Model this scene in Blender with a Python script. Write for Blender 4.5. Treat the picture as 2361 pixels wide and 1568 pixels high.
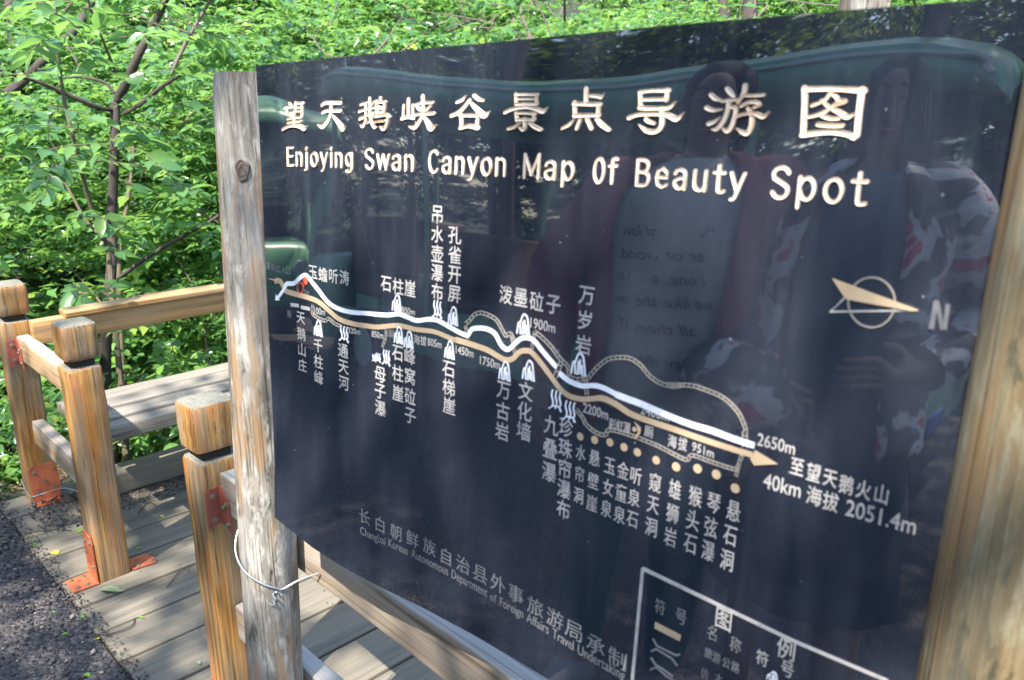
import bpy, bmesh, math, random
import numpy as np
from mathutils import Vector, Matrix
random.seed(7); rng = np.random.default_rng(7)
for o in list(bpy.data.objects): bpy.data.objects.remove(o)
S = bpy.context.scene; COL = S.collection
V3 = Vector

# ------------------------------------------------------------------ camera
# world: X along the sign and the boardwalk edge, Y away from the road, Z up, metres
EYE = np.array([0.0, 0.0, 1.6]); PITCH, ROLL, YAW = math.radians(16.65), math.radians(.2), math.radians(45.7)
fw = np.array([-math.sin(YAW)*math.cos(PITCH), math.cos(YAW)*math.cos(PITCH), -math.sin(PITCH)])
rt = np.array([math.cos(YAW), math.sin(YAW), 0.0]); upv = np.cross(rt, fw)
rt, upv = math.cos(ROLL)*rt+math.sin(ROLL)*upv, math.cos(ROLL)*upv-math.sin(ROLL)*rt
cam = bpy.data.cameras.new('camera'); camo = bpy.data.objects.new('camera', cam); COL.objects.link(camo)
camo.matrix_world = Matrix(((rt[0], upv[0], -fw[0], EYE[0]), (rt[1], upv[1], -fw[1], EYE[1]), (rt[2], upv[2], -fw[2], EYE[2]), (0, 0, 0, 1)))
cam.sensor_width = 36; cam.lens = 1887/2361*36; cam.clip_start = .05; cam.clip_end = 400
cam.dof.use_dof = True; cam.dof.focus_distance = 2.05; cam.dof.aperture_fstop = 6.5
S.camera = camo

# ------------------------------------------------------------------ sky, sun, exposure
TO_SUN = V3((.22, -.55, .86)).normalized()
w = bpy.data.worlds.new('World'); S.world = w; w.use_nodes = True
nt = w.node_tree; bg = nt.nodes['Background']; sky = nt.nodes.new('ShaderNodeTexSky')
sky.sky_type = 'NISHITA'; sky.sun_disc = False
sky.sun_elevation = math.asin(TO_SUN.z); sky.sun_rotation = math.atan2(TO_SUN.x, TO_SUN.y)
nt.links.new(sky.outputs[0], bg.inputs[0]); bg.inputs[1].default_value = .15
sun = bpy.data.lights.new('sun', 'SUN'); sun.energy = 3.5; sun.angle = math.radians(.5); sun.color = (1, .95, .86)
suno = bpy.data.objects.new('sun', sun); COL.objects.link(suno); suno.rotation_euler = TO_SUN.to_track_quat('Z', 'Y').to_euler()
S.view_settings.view_transform = 'Standard'; S.view_settings.look = 'None'
S.view_settings.exposure = 2.22; S.view_settings.gamma = 1; S.view_settings.use_curve_mapping = False
S.render.engine = 'CYCLES'; S.cycles.max_bounces = 7; S.cycles.diffuse_bounces = 3; S.cycles.glossy_bounces = 3
S.cycles.transmission_bounces = 4; S.cycles.transparent_max_bounces = 6; S.cycles.use_denoising = True; S.cycles.caustics_reflective = False
S.cycles.sample_clamp_indirect = 6

# ------------------------------------------------------------------ object helpers
def tag(o, label=None, cat=None, group=None, kind=None):
    if label: o['label'] = label
    if cat: o['category'] = cat
    if group: o['group'] = group
    if kind: o['kind'] = kind
    return o
def empty(name, loc=(0, 0, 0)):
    o = bpy.data.objects.new(name, None); COL.objects.link(o); o.location = loc; o.empty_display_size = .1
    return o
def link(name, me, mat=None, parent=None, mw=None):
    o = bpy.data.objects.new(name, me); COL.objects.link(o)
    if mat and not me.materials: me.materials.append(mat)
    if mw is not None: o.matrix_basis = mw
    if parent:
        o.parent = parent
        o.matrix_parent_inverse = parent.matrix_basis.inverted()
    return o
def mesh(verts, faces, smooth=True, sharp=40):
    me = bpy.data.meshes.new('m'); me.from_pydata([tuple(v) for v in verts], [], faces); me.update()
    if smooth:
        me.polygons.foreach_set('use_smooth', [True]*len(me.polygons)); me.set_sharp_from_angle(angle=math.radians(sharp))
    return me
def bulk(verts, faces_k, attr=None, smooth=False):
    """verts (N,3), faces_k (F,k) arrays -> mesh"""
    me = bpy.data.meshes.new('m'); F, k = faces_k.shape
    me.vertices.add(len(verts)); me.vertices.foreach_set('co', np.ascontiguousarray(verts, dtype=np.float32).ravel())
    me.loops.add(F*k); me.loops.foreach_set('vertex_index', np.ascontiguousarray(faces_k, dtype=np.int32).ravel())
    me.polygons.add(F); me.polygons.foreach_set('loop_start', np.arange(0, F*k, k, dtype=np.int32))
    if smooth: me.polygons.foreach_set('use_smooth', np.ones(F, dtype=bool))
    me.update(calc_edges=True)
    if attr is not None:
        a = me.attributes.new('var', 'FLOAT', 'FACE'); a.data.foreach_set('value', np.ascontiguousarray(attr, dtype=np.float32))
    return me
def dup_tree(o, loc=None, parent=None):
    c = o.copy(); COL.objects.link(c)
    if parent: c.parent = parent
    if loc is not None: c.location = loc
    for ch in list(o.children): dup_tree(ch, None, c)
    return c
def smoothpts(pts, n=6):
    """Catmull-Rom through points of any dimension"""
    P = np.array(pts, float)
    if len(P) < 3: 
        t = np.linspace(0, 1, n+1)[:, None]; return P[0]*(1-t)+P[1]*t
    Q = np.vstack([2*P[0]-P[1], P, 2*P[-1]-P[-2]]); out = []
    for i in range(1, len(Q)-2):
        a, b, c, d = Q[i-1], Q[i], Q[i+1], Q[i+2]
        for k in range(n):
            t = k/n; out.append(.5*((2*b)+(c-a)*t+(2*a-5*b+4*c-d)*t*t+(3*b-a-3*c+d)*t**3))
    out.append(P[-1]); return np.array(out)
def tube_geo(pts, rad, n=8, sm=4, bumpy=0.0, closed=True):
    P = np.hstack([np.array(pts, float), np.array(rad, float)[:, None]]); P = smoothpts(P, sm); R = P[:, 3]; P = P[:, :3]
    vs, fs = [], []; ref = np.array([0.31, .17, .93])
    for i in range(len(P)):
        t = P[min(i+1, len(P)-1)]-P[max(i-1, 0)]; t = t/(np.linalg.norm(t)+1e-9)
        a = np.cross(t, ref); a /= np.linalg.norm(a)+1e-9; b = np.cross(t, a)
        for k in range(n):
            th = 2*math.pi*k/n; r = R[i]*(1+bumpy*random.uniform(-1, 1)); vs.append(P[i]+a*math.cos(th)*r+b*math.sin(th)*r)
        if i:
            for k in range(n):
                k2 = (k+1) % n; fs.append(((i-1)*n+k, (i-1)*n+k2, i*n+k2, i*n+k))
    if closed: fs.append(tuple(range(n))[::-1]); fs.append(tuple(range(len(P)*n-n, len(P)*n)))
    return vs, fs
def merge(geos):
    vs, fs = [], []
    for v, f in geos:
        b = len(vs); vs += list(v); fs += [tuple(i+b for i in q) for q in f]
    return vs, fs
def tube(name, pts, rad, mat, parent=None, n=8, sm=4, bumpy=0.0):
    if not hasattr(rad, '__len__'): rad = [rad]*len(pts)
    return link(name, mesh(*tube_geo(pts, rad, n, sm, bumpy)), mat, parent)
def box_geo(x0, x1, y0, y1, z0, z1):
    v = [(x, y, z) for x in (x0, x1) for y in (y0, y1) for z in (z0, z1)]
    return v, [(0, 1, 3, 2), (4, 6, 7, 5), (0, 4, 5, 1), (2, 3, 7, 6), (0, 2, 6, 4), (1, 5, 7, 3)]
def bev(v, f, r=.004, seg=2):
    bm = bmesh.new(); vv = [bm.verts.new(p) for p in v]
    for q in f: bm.faces.new([vv[i] for i in q])
    bmesh.ops.recalc_face_normals(bm, faces=bm.faces)
    bmesh.ops.bevel(bm, geom=bm.edges[:], offset=r, segments=seg, affect='EDGES', profile=.5)
    me = bpy.data.meshes.new('m'); bm.to_mesh(me); bm.free()
    me.polygons.foreach_set('use_smooth', [True]*len(me.polygons)); me.set_sharp_from_angle(angle=math.radians(50)); return me
def bbox(name, lo, hi, mat, parent=None, r=.004, seg=2):
    lo, hi = V3(lo), V3(hi); c = (lo+hi)/2; h = (hi-lo)/2
    return link(name, bev(*box_geo(-h.x, h.x, -h.y, h.y, -h.z, h.z), r, seg), mat, parent, Matrix.Translation(c))
def beam(name, p0, p1, wx, wy, mat, parent=None, up=(0, 0, 1), r=.006, worn=.0012, rings=9, round_ends=True):
    """timber along local Z from p0 to p1; wx is its width across, wy its thickness along `up`"""
    p0, p1 = V3(p0), V3(p1); z = (p1-p0); L = z.length; z.normalize(); y = V3(up); y = (y-z*y.dot(z)).normalized(); x = y.cross(z)
    hx, hy = wx/2, wy/2; cs = []
    for sx, sy, a0 in ((1, 1, 0), (-1, 1, 90), (-1, -1, 180), (1, -1, 270)):
        for a in (0, 30, 60, 90):
            t = math.radians(a0+a); cs.append((sx*(hx-r)+r*math.cos(t), sy*(hy-r)+r*math.sin(t)))
    n = len(cs); vs, fs = [], []
    levels = [0, r*.3, r] + [r+(L-2*r)*i/(rings-1) for i in range(1, rings-1)] + [L-r, L-r*.3, L]
    for li, zz in enumerate(levels):
        inset = {0: r*.8, 1: r*.25, len(levels)-1: r*.8, len(levels)-2: r*.25}.get(li, 0)
        wob = [random.uniform(-worn, worn) for _ in range(4)]
        for k, (cx_, cy_) in enumerate(cs):
            q = k//4; fx = (abs(cx_)-inset+wob[q])/max(abs(cx_), 1e-6); fy = (abs(cy_)-inset+wob[(q+1) % 4])/max(abs(cy_), 1e-6)
            vs.append((cx_*fx, cy_*fy, zz))
        if li:
            for k in range(n):
                k2 = (k+1) % n; fs.append(((li-1)*n+k, (li-1)*n+k2, li*n+k2, li*n+k))
    fs.append(tuple(range(n))[::-1]); fs.append(tuple(range(len(vs)-n, len(vs))))
    M = Matrix(((x.x, y.x, z.x, p0.x), (x.y, y.y, z.y, p0.y), (x.z, y.z, z.z, p0.z), (0, 0, 0, 1)))
    return link(name, mesh(vs, fs, True, 35), mat, parent, M)
def cyl_geo(c, axis, r, h, n=12, r2=None):
    c, a = V3(c), V3(axis).normalized(); x = a.orthogonal().normalized(); y = a.cross(x); r2 = r if r2 is None else r2
    vs = [c+(x*math.cos(2*math.pi*k/n)+y*math.sin(2*math.pi*k/n))*r for k in range(n)]
    vs += [c+a*h+(x*math.cos(2*math.pi*k/n)+y*math.sin(2*math.pi*k/n))*r2 for k in range(n)]
    return [tuple(v) for v in vs], [tuple(range(n))[::-1], tuple(range(n, 2*n))]+[(k, (k+1) % n, n+(k+1) % n, n+k) for k in range(n)]

# ------------------------------------------------------------------ material helpers
class NT:
    def __init__(s, name):
        s.m = bpy.data.materials.new(name); s.m.use_nodes = True; s.t = s.m.node_tree; s.b = s.t.nodes['Principled BSDF']; s.out = s.t.nodes['Material Output']
    def n(s, ty, **k):
        nd = s.t.nodes.new(ty)
        for a, v in k.items():
            if a.startswith('i_'): 
                key = a[2:]; nd.inputs[int(key) if key.isdigit() else key].default_value = v
            else: setattr(nd, a, v)
        return nd
    def l(s, a, b): s.t.links.new(a, b)
    def ramp(s, fac, stops):
        r = s.t.nodes.new('ShaderNodeValToRGB'); e = r.color_ramp.elements
        while len(e) < len(stops): e.new(.5)
        for i, (p, c) in enumerate(stops): e[i].position = p; e[i].color = (*c, 1) if len(c) == 3 else c
        s.l(fac, r.inputs[0]); return r.outputs[0]
    def mix(s, fac, a, b, blend='MIX'):
        m = s.t.nodes.new('ShaderNodeMix'); m.data_type = 'RGBA'; m.blend_type = blend
        for sock, val in ((m.inputs[0], fac), (m.inputs[6], a), (m.inputs[7], b)):
            if isinstance(val, (int, float)): sock.default_value = val
            elif isinstance(val, tuple): sock.default_value = (*val, 1)
            else: s.l(val, sock)
        return m.outputs[2]
    def math(s, op, a, b=0.0, clamp=False):
        m = s.t.nodes.new('ShaderNodeMath'); m.operation = op; m.use_clamp = clamp
        for i, v in enumerate((a, b)):
            if isinstance(v, (int, float)): m.inputs[i].default_value = v
            else: s.l(v, m.inputs[i])
        return m.outputs[0]
    def coords(s, scale=(1, 1, 1), rand=True, kind='Object'):
        tc = s.n('ShaderNodeTexCoord'); mp = s.n('ShaderNodeMapping'); mp.inputs['Scale'].default_value = scale
        if rand:
            oi = s.n('ShaderNodeObjectInfo'); vm = s.n('ShaderNodeVectorMath', operation='MULTIPLY_ADD'); 
            cx = s.n('ShaderNodeCombineXYZ'); s.l(oi.outputs['Random'], cx.inputs[0]); s.l(oi.outputs['Random'], cx.inputs[1]); s.l(oi.outputs['Random'], cx.inputs[2])
            vm.inputs[1].default_value = (17, 23, 31); s.l(cx.outputs[0], vm.inputs[0]); s.l(tc.outputs[kind], vm.inputs[2]); s.l(vm.outputs[0], mp.inputs[0])
        else: s.l(tc.outputs[kind], mp.inputs[0])
        return mp.outputs[0]
    def noise(s, vec, scale, detail=4, rough=.55, dist=0.0):
        nn = s.n('ShaderNodeTexNoise'); s.l(vec, nn.inputs['Vector']); nn.inputs['Scale'].default_value = scale
        nn.inputs['Detail'].default_value = detail; nn.inputs['Roughness'].default_value = rough; nn.inputs['Distortion'].default_value = dist
        return nn.outputs['Fac']
    def bump(s, h, strength=.4, dist=.002):
        b = s.n('ShaderNodeBump'); b.inputs['Strength'].default_value = strength; b.inputs['Distance'].default_value = dist
        s.l(h, b.inputs['Height']); s.l(b.outputs[0], s.b.inputs['Normal']); return b
    def setc(s, c):
        if isinstance(c, tuple): s.b.inputs['Base Color'].default_value = (*c, 1)
        else: s.l(c, s.b.inputs['Base Color'])
    def r(s, v): 
        if isinstance(v, (int, float)): s.b.inputs['Roughness'].default_value = v
        else: s.l(v, s.b.inputs['Roughness'])

def wood(name, dark, mid, light, grey, grey_amt=.4, top_grey=.8, grain=1.0, rough=.7, orange=None, bump=.5, flecks=None, crk=.6, om=(.50, .60)):
    k = NT(name)
    v1 = k.coords((70, 70, 1.3)); v2 = k.coords((20, 20, .6)); v3 = k.coords((7, 7, 1.0)); v4 = k.coords((200, 200, 2.6)); v5 = k.coords((34, 34, 9))
    g1 = k.noise(v1, 1.0*grain, 5, .65, .5); g2 = k.noise(v2, 1.0*grain, 4, .55, 1.2); g3 = k.noise(v3, 2.2, 4, .6); g4 = k.noise(v4, 1, 3, .6); g5 = k.noise(v5, 1.2, 5, .7, .4)
    gr = k.math('ADD', k.math('MULTIPLY', g1, .5), k.math('MULTIPLY', g2, .5))
    c = k.ramp(gr, [(.36, dark), (.46, mid), (.56, light), (.66, mid)])
    if flecks:
        c = k.mix(k.ramp(g5, [(.50, (0, 0, 0)), (.60, (1, 1, 1))]), c, flecks); c = k.mix(k.ramp(g5, [(.36, (1, 1, 1)), (.43, (0, 0, 0))]), c, tuple(x*.7 for x in dark))
    if orange: c = k.mix(k.ramp(k.noise(v3, 3.1, 4, .6, .5), [(om[0], (0, 0, 0)), (om[1], (1, 1, 1))]), c, orange)
    gm = k.ramp(g3, [(.5-grey_amt*.3, (1, 1, 1)), (.72-grey_amt*.3, (0, 0, 0))])
    gcol = k.mix(g1, tuple(x*.6 for x in grey), tuple(min(.8, x*1.35) for x in grey))
    c = k.mix(k.math('MULTIPLY', gm, grey_amt*1.5, True), c, gcol)
    ge = k.n('ShaderNodeNewGeometry'); sx = k.n('ShaderNodeSeparateXYZ'); k.l(ge.outputs['Normal'], sx.inputs[0])
    tp = k.math('MULTIPLY', k.ramp(sx.outputs[2], [(.55, (0, 0, 0)), (.9, (1, 1, 1))]), top_grey)
    c = k.mix(tp, c, gcol)
    crack = k.ramp(g4, [(.34, (.35, .33, .30)), (.45, (1, 1, 1))]); c = k.mix(crk, c, crack, 'MULTIPLY')
    k.setc(c); k.r(rough); k.b.inputs['Specular IOR Level'].default_value = .35
    k.bump(k.math('ADD', k.math('MULTIPLY', g1, .7), k.math('MULTIPLY', g4, .5)), bump, .003); return k.m
def plain(name, col, rough=.5, metal=0.0, spec=.5, var=0.0, vs=20):
    k = NT(name)
    if var:
        nz = k.noise(k.coords((1, 1, 1), False), vs, 4, .6); k.setc(k.mix(nz, tuple(c*(1-var) for c in col), tuple(min(1, c*(1+var)) for c in col)))
    else: k.setc(tuple(col))
    k.r(rough); k.b.inputs['Metallic'].default_value = metal; k.b.inputs['Specular IOR Level'].default_value = spec; return k.m
def leafmat(name, stops, trans=(.35, .62, .06), tf=.42, rough=.42):
    k = NT(name); at = k.n('ShaderNodeAttribute'); at.attribute_name = 'var'
    c = k.ramp(at.outputs['Fac'], stops); k.setc(c); k.r(rough); k.b.inputs['Specular IOR Level'].default_value = .5
    tr = k.n('ShaderNodeBsdfTranslucent'); k.l(k.mix(.6, c, trans), tr.inputs[0])
    mx = k.n('ShaderNodeMixShader'); mx.inputs[0].default_value = tf; k.l(k.b.outputs[0], mx.inputs[1]); k.l(tr.outputs[0], mx.inputs[2]); k.l(mx.outputs[0], k.out.inputs[0]); return k.m
# panel artwork, metres in the panel plane (u right, v up, stroke width)
TITLE = {'望': [[(0.1297,0.4857,0.0032),(0.1352,0.4817,0.0052)],[(0.1165,0.478,0.0053),(0.1301,0.4791,0.0053),(0.1458,0.4805,0.0042)],[(0.1222,0.4772,0.0048),(0.1233,0.4694,0.0048)],[(0.1233,0.4694,0.0053),(0.1426,0.4716,0.0047)],[(0.1481,0.4858,0.0047),(0.1477,0.4762,0.0052),(0.1439,0.4693,0.0063),(0.1382,0.4666,0.0063),(0.1332,0.4674,0.0021)],[(0.1515,0.485,0.0046),(0.1681,0.4848,0.0051)],[(0.1653,0.4845,0.0046),(0.1647,0.4654,0.0056)],[(0.1513,0.4789,0.0036),(0.1638,0.4788,0.0036)],[(0.1511,0.4731,0.0036),(0.1636,0.473,0.0036)],[(0.1258,0.4611,0.0037),(0.1423,0.4631,0.0037),(0.1598,0.4634,0.0036)],[(0.1263,0.4552,0.0037),(0.1435,0.4572,0.0037),(0.161,0.4577,0.0036)],[(0.1437,0.4631,0.0047),(0.1439,0.4506,0.0047)],[(0.1114,0.4449,0.0054),(0.1261,0.4497,0.0058),(0.1433,0.4514,0.0058),(0.16,0.4496,0.0067),(0.171,0.4465,0.0077),(0.1793,0.4508,0.001)]],'天': [[(0.2174,0.4813,0.0054),(0.2279,0.4845,0.0058),(0.2645,0.484,0.0057)],[(0.2191,0.4705,0.0054),(0.2315,0.473,0.0053),(0.2644,0.4728,0.0052)],[(0.2407,0.4843,0.0058),(0.2398,0.4704,0.0058),(0.2351,0.4608,0.0063),(0.2259,0.4533,0.0074),(0.2167,0.4495,0.0069),(0.2049,0.4528,0.001)],[(0.2442,0.4667,0.0019),(0.2541,0.4593,0.0062),(0.2653,0.4506,0.0095),(0.2696,0.4469,0.0086),(0.2764,0.4506,0.0009)]],'鹅': [[(0.3122,0.4813,0.0046),(0.321,0.4827,0.0041),(0.328,0.4847,0.0027)],[(0.3233,0.4812,0.0045),(0.3233,0.4615,0.0045),(0.3209,0.4551,0.005),(0.3162,0.4509,0.0055),(0.3103,0.453,0.0009)],[(0.3086,0.4715,0.0046),(0.321,0.4742,0.0041),(0.3463,0.4772,0.0035)],[(0.3103,0.4615,0.0055),(0.3209,0.4643,0.0045),(0.3314,0.4678,0.0027)],[(0.3326,0.4902,0.0036),(0.3332,0.4755,0.0045),(0.3337,0.465,0.0049),(0.3372,0.4566,0.0054),(0.3429,0.4503,0.0058),(0.3463,0.4496,0.0027)],[(0.3279,0.4559,0.0036),(0.3383,0.4615,0.0031),(0.3406,0.4699,0.0031)],[(0.3383,0.4804,0.0027),(0.3418,0.4845,0.0044)],[(0.3564,0.4898,0.0044),(0.3576,0.4863,0.0026)],[(0.348,0.4851,0.0049),(0.3492,0.465,0.0053)],[(0.3508,0.4844,0.004),(0.3676,0.4842,0.0043)],[(0.3665,0.4835,0.0048),(0.3643,0.4732,0.0048),(0.3598,0.4698,0.0044),(0.3542,0.4719,0.0009)],[(0.3531,0.4781,0.0035),(0.3587,0.4757,0.0044)],[(0.3469,0.465,0.0053),(0.3688,0.467,0.0048),(0.3765,0.4643,0.0043)],[(0.3743,0.4649,0.0052),(0.3711,0.4539,0.0052),(0.3644,0.4477,0.0066),(0.356,0.4511,0.0009)],[(0.3429,0.4559,0.0036),(0.3531,0.458,0.0035),(0.3666,0.4588,0.0035)]],'峡': [[(0.4155,0.4869,0.0054),(0.4158,0.4648,0.0054)],[(0.406,0.4796,0.0033),(0.4048,0.4639,0.0039)],[(0.4247,0.4798,0.0032),(0.4254,0.463,0.0038)],[(0.4028,0.4621,0.0061),(0.4152,0.4639,0.0054),(0.4274,0.4626,0.0054)],[(0.4442,0.4907,0.0053),(0.4451,0.4801,0.0053),(0.4447,0.4673,0.0058),(0.4395,0.4587,0.0064),(0.429,0.45,0.0065),(0.4174,0.4517,0.0016)],[(0.4305,0.4798,0.0048),(0.443,0.4822,0.0042),(0.4639,0.4824,0.0042)],[(0.4287,0.4665,0.0048),(0.4433,0.4681,0.0048),(0.4668,0.4685,0.0047)],[(0.4345,0.4767,0.0043),(0.4392,0.4733,0.0043)],[(0.4595,0.4778,0.0042),(0.4524,0.4732,0.0042)],[(0.4473,0.4647,0.0021),(0.4554,0.4562,0.0069),(0.4621,0.4494,0.0094),(0.4729,0.4537,0.001)]],'谷': [[(0.5243,0.4897,0.002),(0.5185,0.4849,0.0049),(0.5089,0.4822,0.0045)],[(0.5397,0.4898,0.0048),(0.5468,0.4857,0.0053),(0.5562,0.4836,0.0029)],[(0.5322,0.4847,0.0049),(0.5248,0.4776,0.0054),(0.513,0.4695,0.006),(0.4996,0.4654,0.0056)],[(0.5341,0.4815,0.0029),(0.5426,0.475,0.0063),(0.558,0.4657,0.0086),(0.5687,0.4708,0.0009)],[(0.518,0.4654,0.0055),(0.5185,0.4506,0.0055)],[(0.5155,0.4658,0.0045),(0.5499,0.4657,0.0048)],[(0.5477,0.4645,0.0048),(0.5464,0.4532,0.0049)],[(0.5173,0.4506,0.0065),(0.5328,0.4527,0.0054),(0.5482,0.4504,0.0063)]],'景': [[(0.6096,0.4901,0.005),(0.6112,0.4782,0.005)],[(0.609,0.4901,0.0036),(0.6446,0.4895,0.0039)],[(0.6426,0.4891,0.0044),(0.6427,0.4786,0.0048)],[(0.6136,0.4847,0.0032),(0.6398,0.4843,0.0031)],[(0.6107,0.4786,0.0041),(0.6442,0.4786,0.0044)],[(0.6223,0.4796,0.0027),(0.6278,0.475,0.0045)],[(0.5938,0.4691,0.0051),(0.6056,0.4729,0.005),(0.6257,0.475,0.0045),(0.6435,0.4726,0.0053),(0.6539,0.4699,0.0057),(0.6601,0.4747,0.0009)],[(0.6123,0.4682,0.0045),(0.6138,0.4597,0.005)],[(0.6112,0.4686,0.0032),(0.6428,0.4677,0.0044)],[(0.6407,0.4677,0.0044),(0.6401,0.4598,0.0044)],[(0.6138,0.4605,0.0041),(0.6411,0.4609,0.004)],[(0.6259,0.4613,0.0045),(0.6269,0.4529,0.005),(0.624,0.449,0.0054),(0.6174,0.452,0.0009)],[(0.6193,0.4567,0.0023),(0.611,0.452,0.0041),(0.6008,0.4496,0.0037)],[(0.6346,0.4567,0.0036),(0.6426,0.4522,0.0049),(0.652,0.4492,0.0044)]],'点': [[(0.7151,0.4936,0.0061),(0.7161,0.4792,0.0061)],[(0.722,0.4865,0.0042),(0.7326,0.4855,0.0042),(0.7368,0.4846,0.0046),(0.7407,0.4886,0.0009)],[(0.6999,0.4794,0.0053),(0.7015,0.4643,0.0057)],[(0.6989,0.4781,0.0048),(0.7364,0.4769,0.0051)],[(0.7343,0.4765,0.0051),(0.7341,0.4651,0.0051)],[(0.7009,0.4652,0.0053),(0.7362,0.4655,0.0046)],[(0.7001,0.4601,0.0024),(0.6938,0.455,0.0049),(0.684,0.4507,0.0034)],[(0.7094,0.4601,0.0048),(0.7057,0.4509,0.0048)],[(0.7196,0.461,0.0047),(0.7262,0.451,0.0047)],[(0.7334,0.461,0.0046),(0.7401,0.4553,0.006),(0.7508,0.4496,0.0041)]],'导': [[(0.7879,0.4884,0.0052),(0.7897,0.4736,0.0052)],[(0.7874,0.4888,0.0048),(0.7997,0.4901,0.0039),(0.8238,0.49,0.0046)],[(0.8215,0.49,0.005),(0.8215,0.4805,0.005)],[(0.7919,0.4813,0.0039),(0.821,0.4813,0.0042)],[(0.7888,0.4732,0.0052),(0.7984,0.4723,0.0047),(0.8172,0.4722,0.0042),(0.8263,0.4732,0.0046),(0.833,0.4785,0.0012)],[(0.776,0.4626,0.0053),(0.7865,0.4657,0.0048),(0.8037,0.4664,0.0043),(0.8224,0.4656,0.005),(0.8355,0.4614,0.0062),(0.8439,0.4678,0.0008)],[(0.8163,0.4718,0.0051),(0.8181,0.4618,0.0055),(0.8171,0.4525,0.0055),(0.81,0.4485,0.0056),(0.7995,0.4492,0.0048),(0.7893,0.4555,0.0009)],[(0.8,0.4649,0.0026),(0.7985,0.4602,0.0043),(0.8083,0.4567,0.0034)]],'游': [[(0.8731,0.4845,0.0047),(0.8781,0.4808,0.0047),(0.885,0.4792,0.0023)],[(0.8693,0.4721,0.0048),(0.8767,0.4698,0.0043),(0.8867,0.4705,0.0019)],[(0.873,0.4566,0.0048),(0.8795,0.4588,0.0039),(0.8854,0.4632,0.0012)],[(0.8904,0.49,0.0046),(0.8941,0.4863,0.005),(0.8982,0.4826,0.0031)],[(0.8859,0.4781,0.0035),(0.894,0.4791,0.0031),(0.903,0.4793,0.0027)],[(0.8937,0.4784,0.0046),(0.8928,0.4676,0.0046),(0.8888,0.4581,0.0047),(0.8828,0.4515,0.0043),(0.8777,0.4514,0.0016)],[(0.8964,0.4726,0.0035),(0.9014,0.4711,0.0038),(0.9014,0.4639,0.0042),(0.8991,0.4545,0.0046),(0.8947,0.4497,0.0047),(0.8894,0.4523,0.0016)],[(0.9096,0.4923,0.0049),(0.9087,0.4853,0.0045),(0.9033,0.4758,0.0023)],[(0.9098,0.4831,0.0034),(0.9293,0.4832,0.0033)],[(0.9072,0.4732,0.0034),(0.9152,0.477,0.0034),(0.9231,0.4766,0.0037),(0.9264,0.4744,0.003)],[(0.9265,0.4737,0.003),(0.9212,0.472,0.003)],[(0.9142,0.4717,0.0023),(0.9188,0.466,0.0037),(0.9202,0.4603,0.0045),(0.9195,0.4525,0.0049),(0.9152,0.4474,0.0049),(0.9042,0.4524,0.0008)],[(0.9034,0.4636,0.0034),(0.9116,0.466,0.0034),(0.9219,0.4664,0.0034),(0.9316,0.4632,0.0044),(0.9372,0.468,0.0007)]],'图': [[(0.969,0.4882,0.0059),(0.9707,0.474,0.0056),(0.9724,0.4474,0.0056)],[(0.9691,0.4875,0.0052),(0.9944,0.4873,0.0044),(1.0236,0.485,0.0052)],[(1.0215,0.4857,0.0059),(1.0213,0.4669,0.0056),(1.0219,0.4473,0.0053)],[(0.9717,0.447,0.0053),(0.9956,0.4497,0.0048),(1.0131,0.4479,0.0047),(1.0194,0.4453,0.0053)],[(0.9941,0.4843,0.0034),(0.9894,0.4778,0.0034),(0.978,0.4732,0.0035)],[(0.9943,0.483,0.002),(0.9994,0.4802,0.0034),(1.0013,0.4763,0.003),(0.9958,0.471,0.0034),(0.9867,0.4658,0.0038),(0.9756,0.4631,0.0035)],[(0.9866,0.4778,0.0021),(0.9928,0.4724,0.0031),(1.0038,0.467,0.0044),(1.0111,0.463,0.005),(1.0182,0.4656,0.002)],[(1.0011,0.4776,0.0027),(1.0081,0.4762,0.0037),(0.9997,0.473,0.002)],[(0.989,0.4637,0.0034),(0.9962,0.4617,0.0037),(1.0045,0.4617,0.0034)],[(0.9857,0.4563,0.0042),(0.9984,0.4554,0.0041),(1.008,0.4554,0.0037)]]}
WORDS = [('Enjoying',0.1191,0.3889,0.2937,0.3924,0.0275),('Swan',0.3201,0.3914,0.4293,0.3927,0.028),('Canyon',0.4566,0.3921,0.5996,0.3935,0.0282),('Map',0.6265,0.3924,0.7062,0.3932,0.0278),('Of',0.7317,0.392,0.7651,0.3927,0.0264),('Beauty',0.7891,0.3921,0.9193,0.3901,0.0267),('Spot',0.945,0.3886,1.0369,0.3876,0.0283)]
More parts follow.
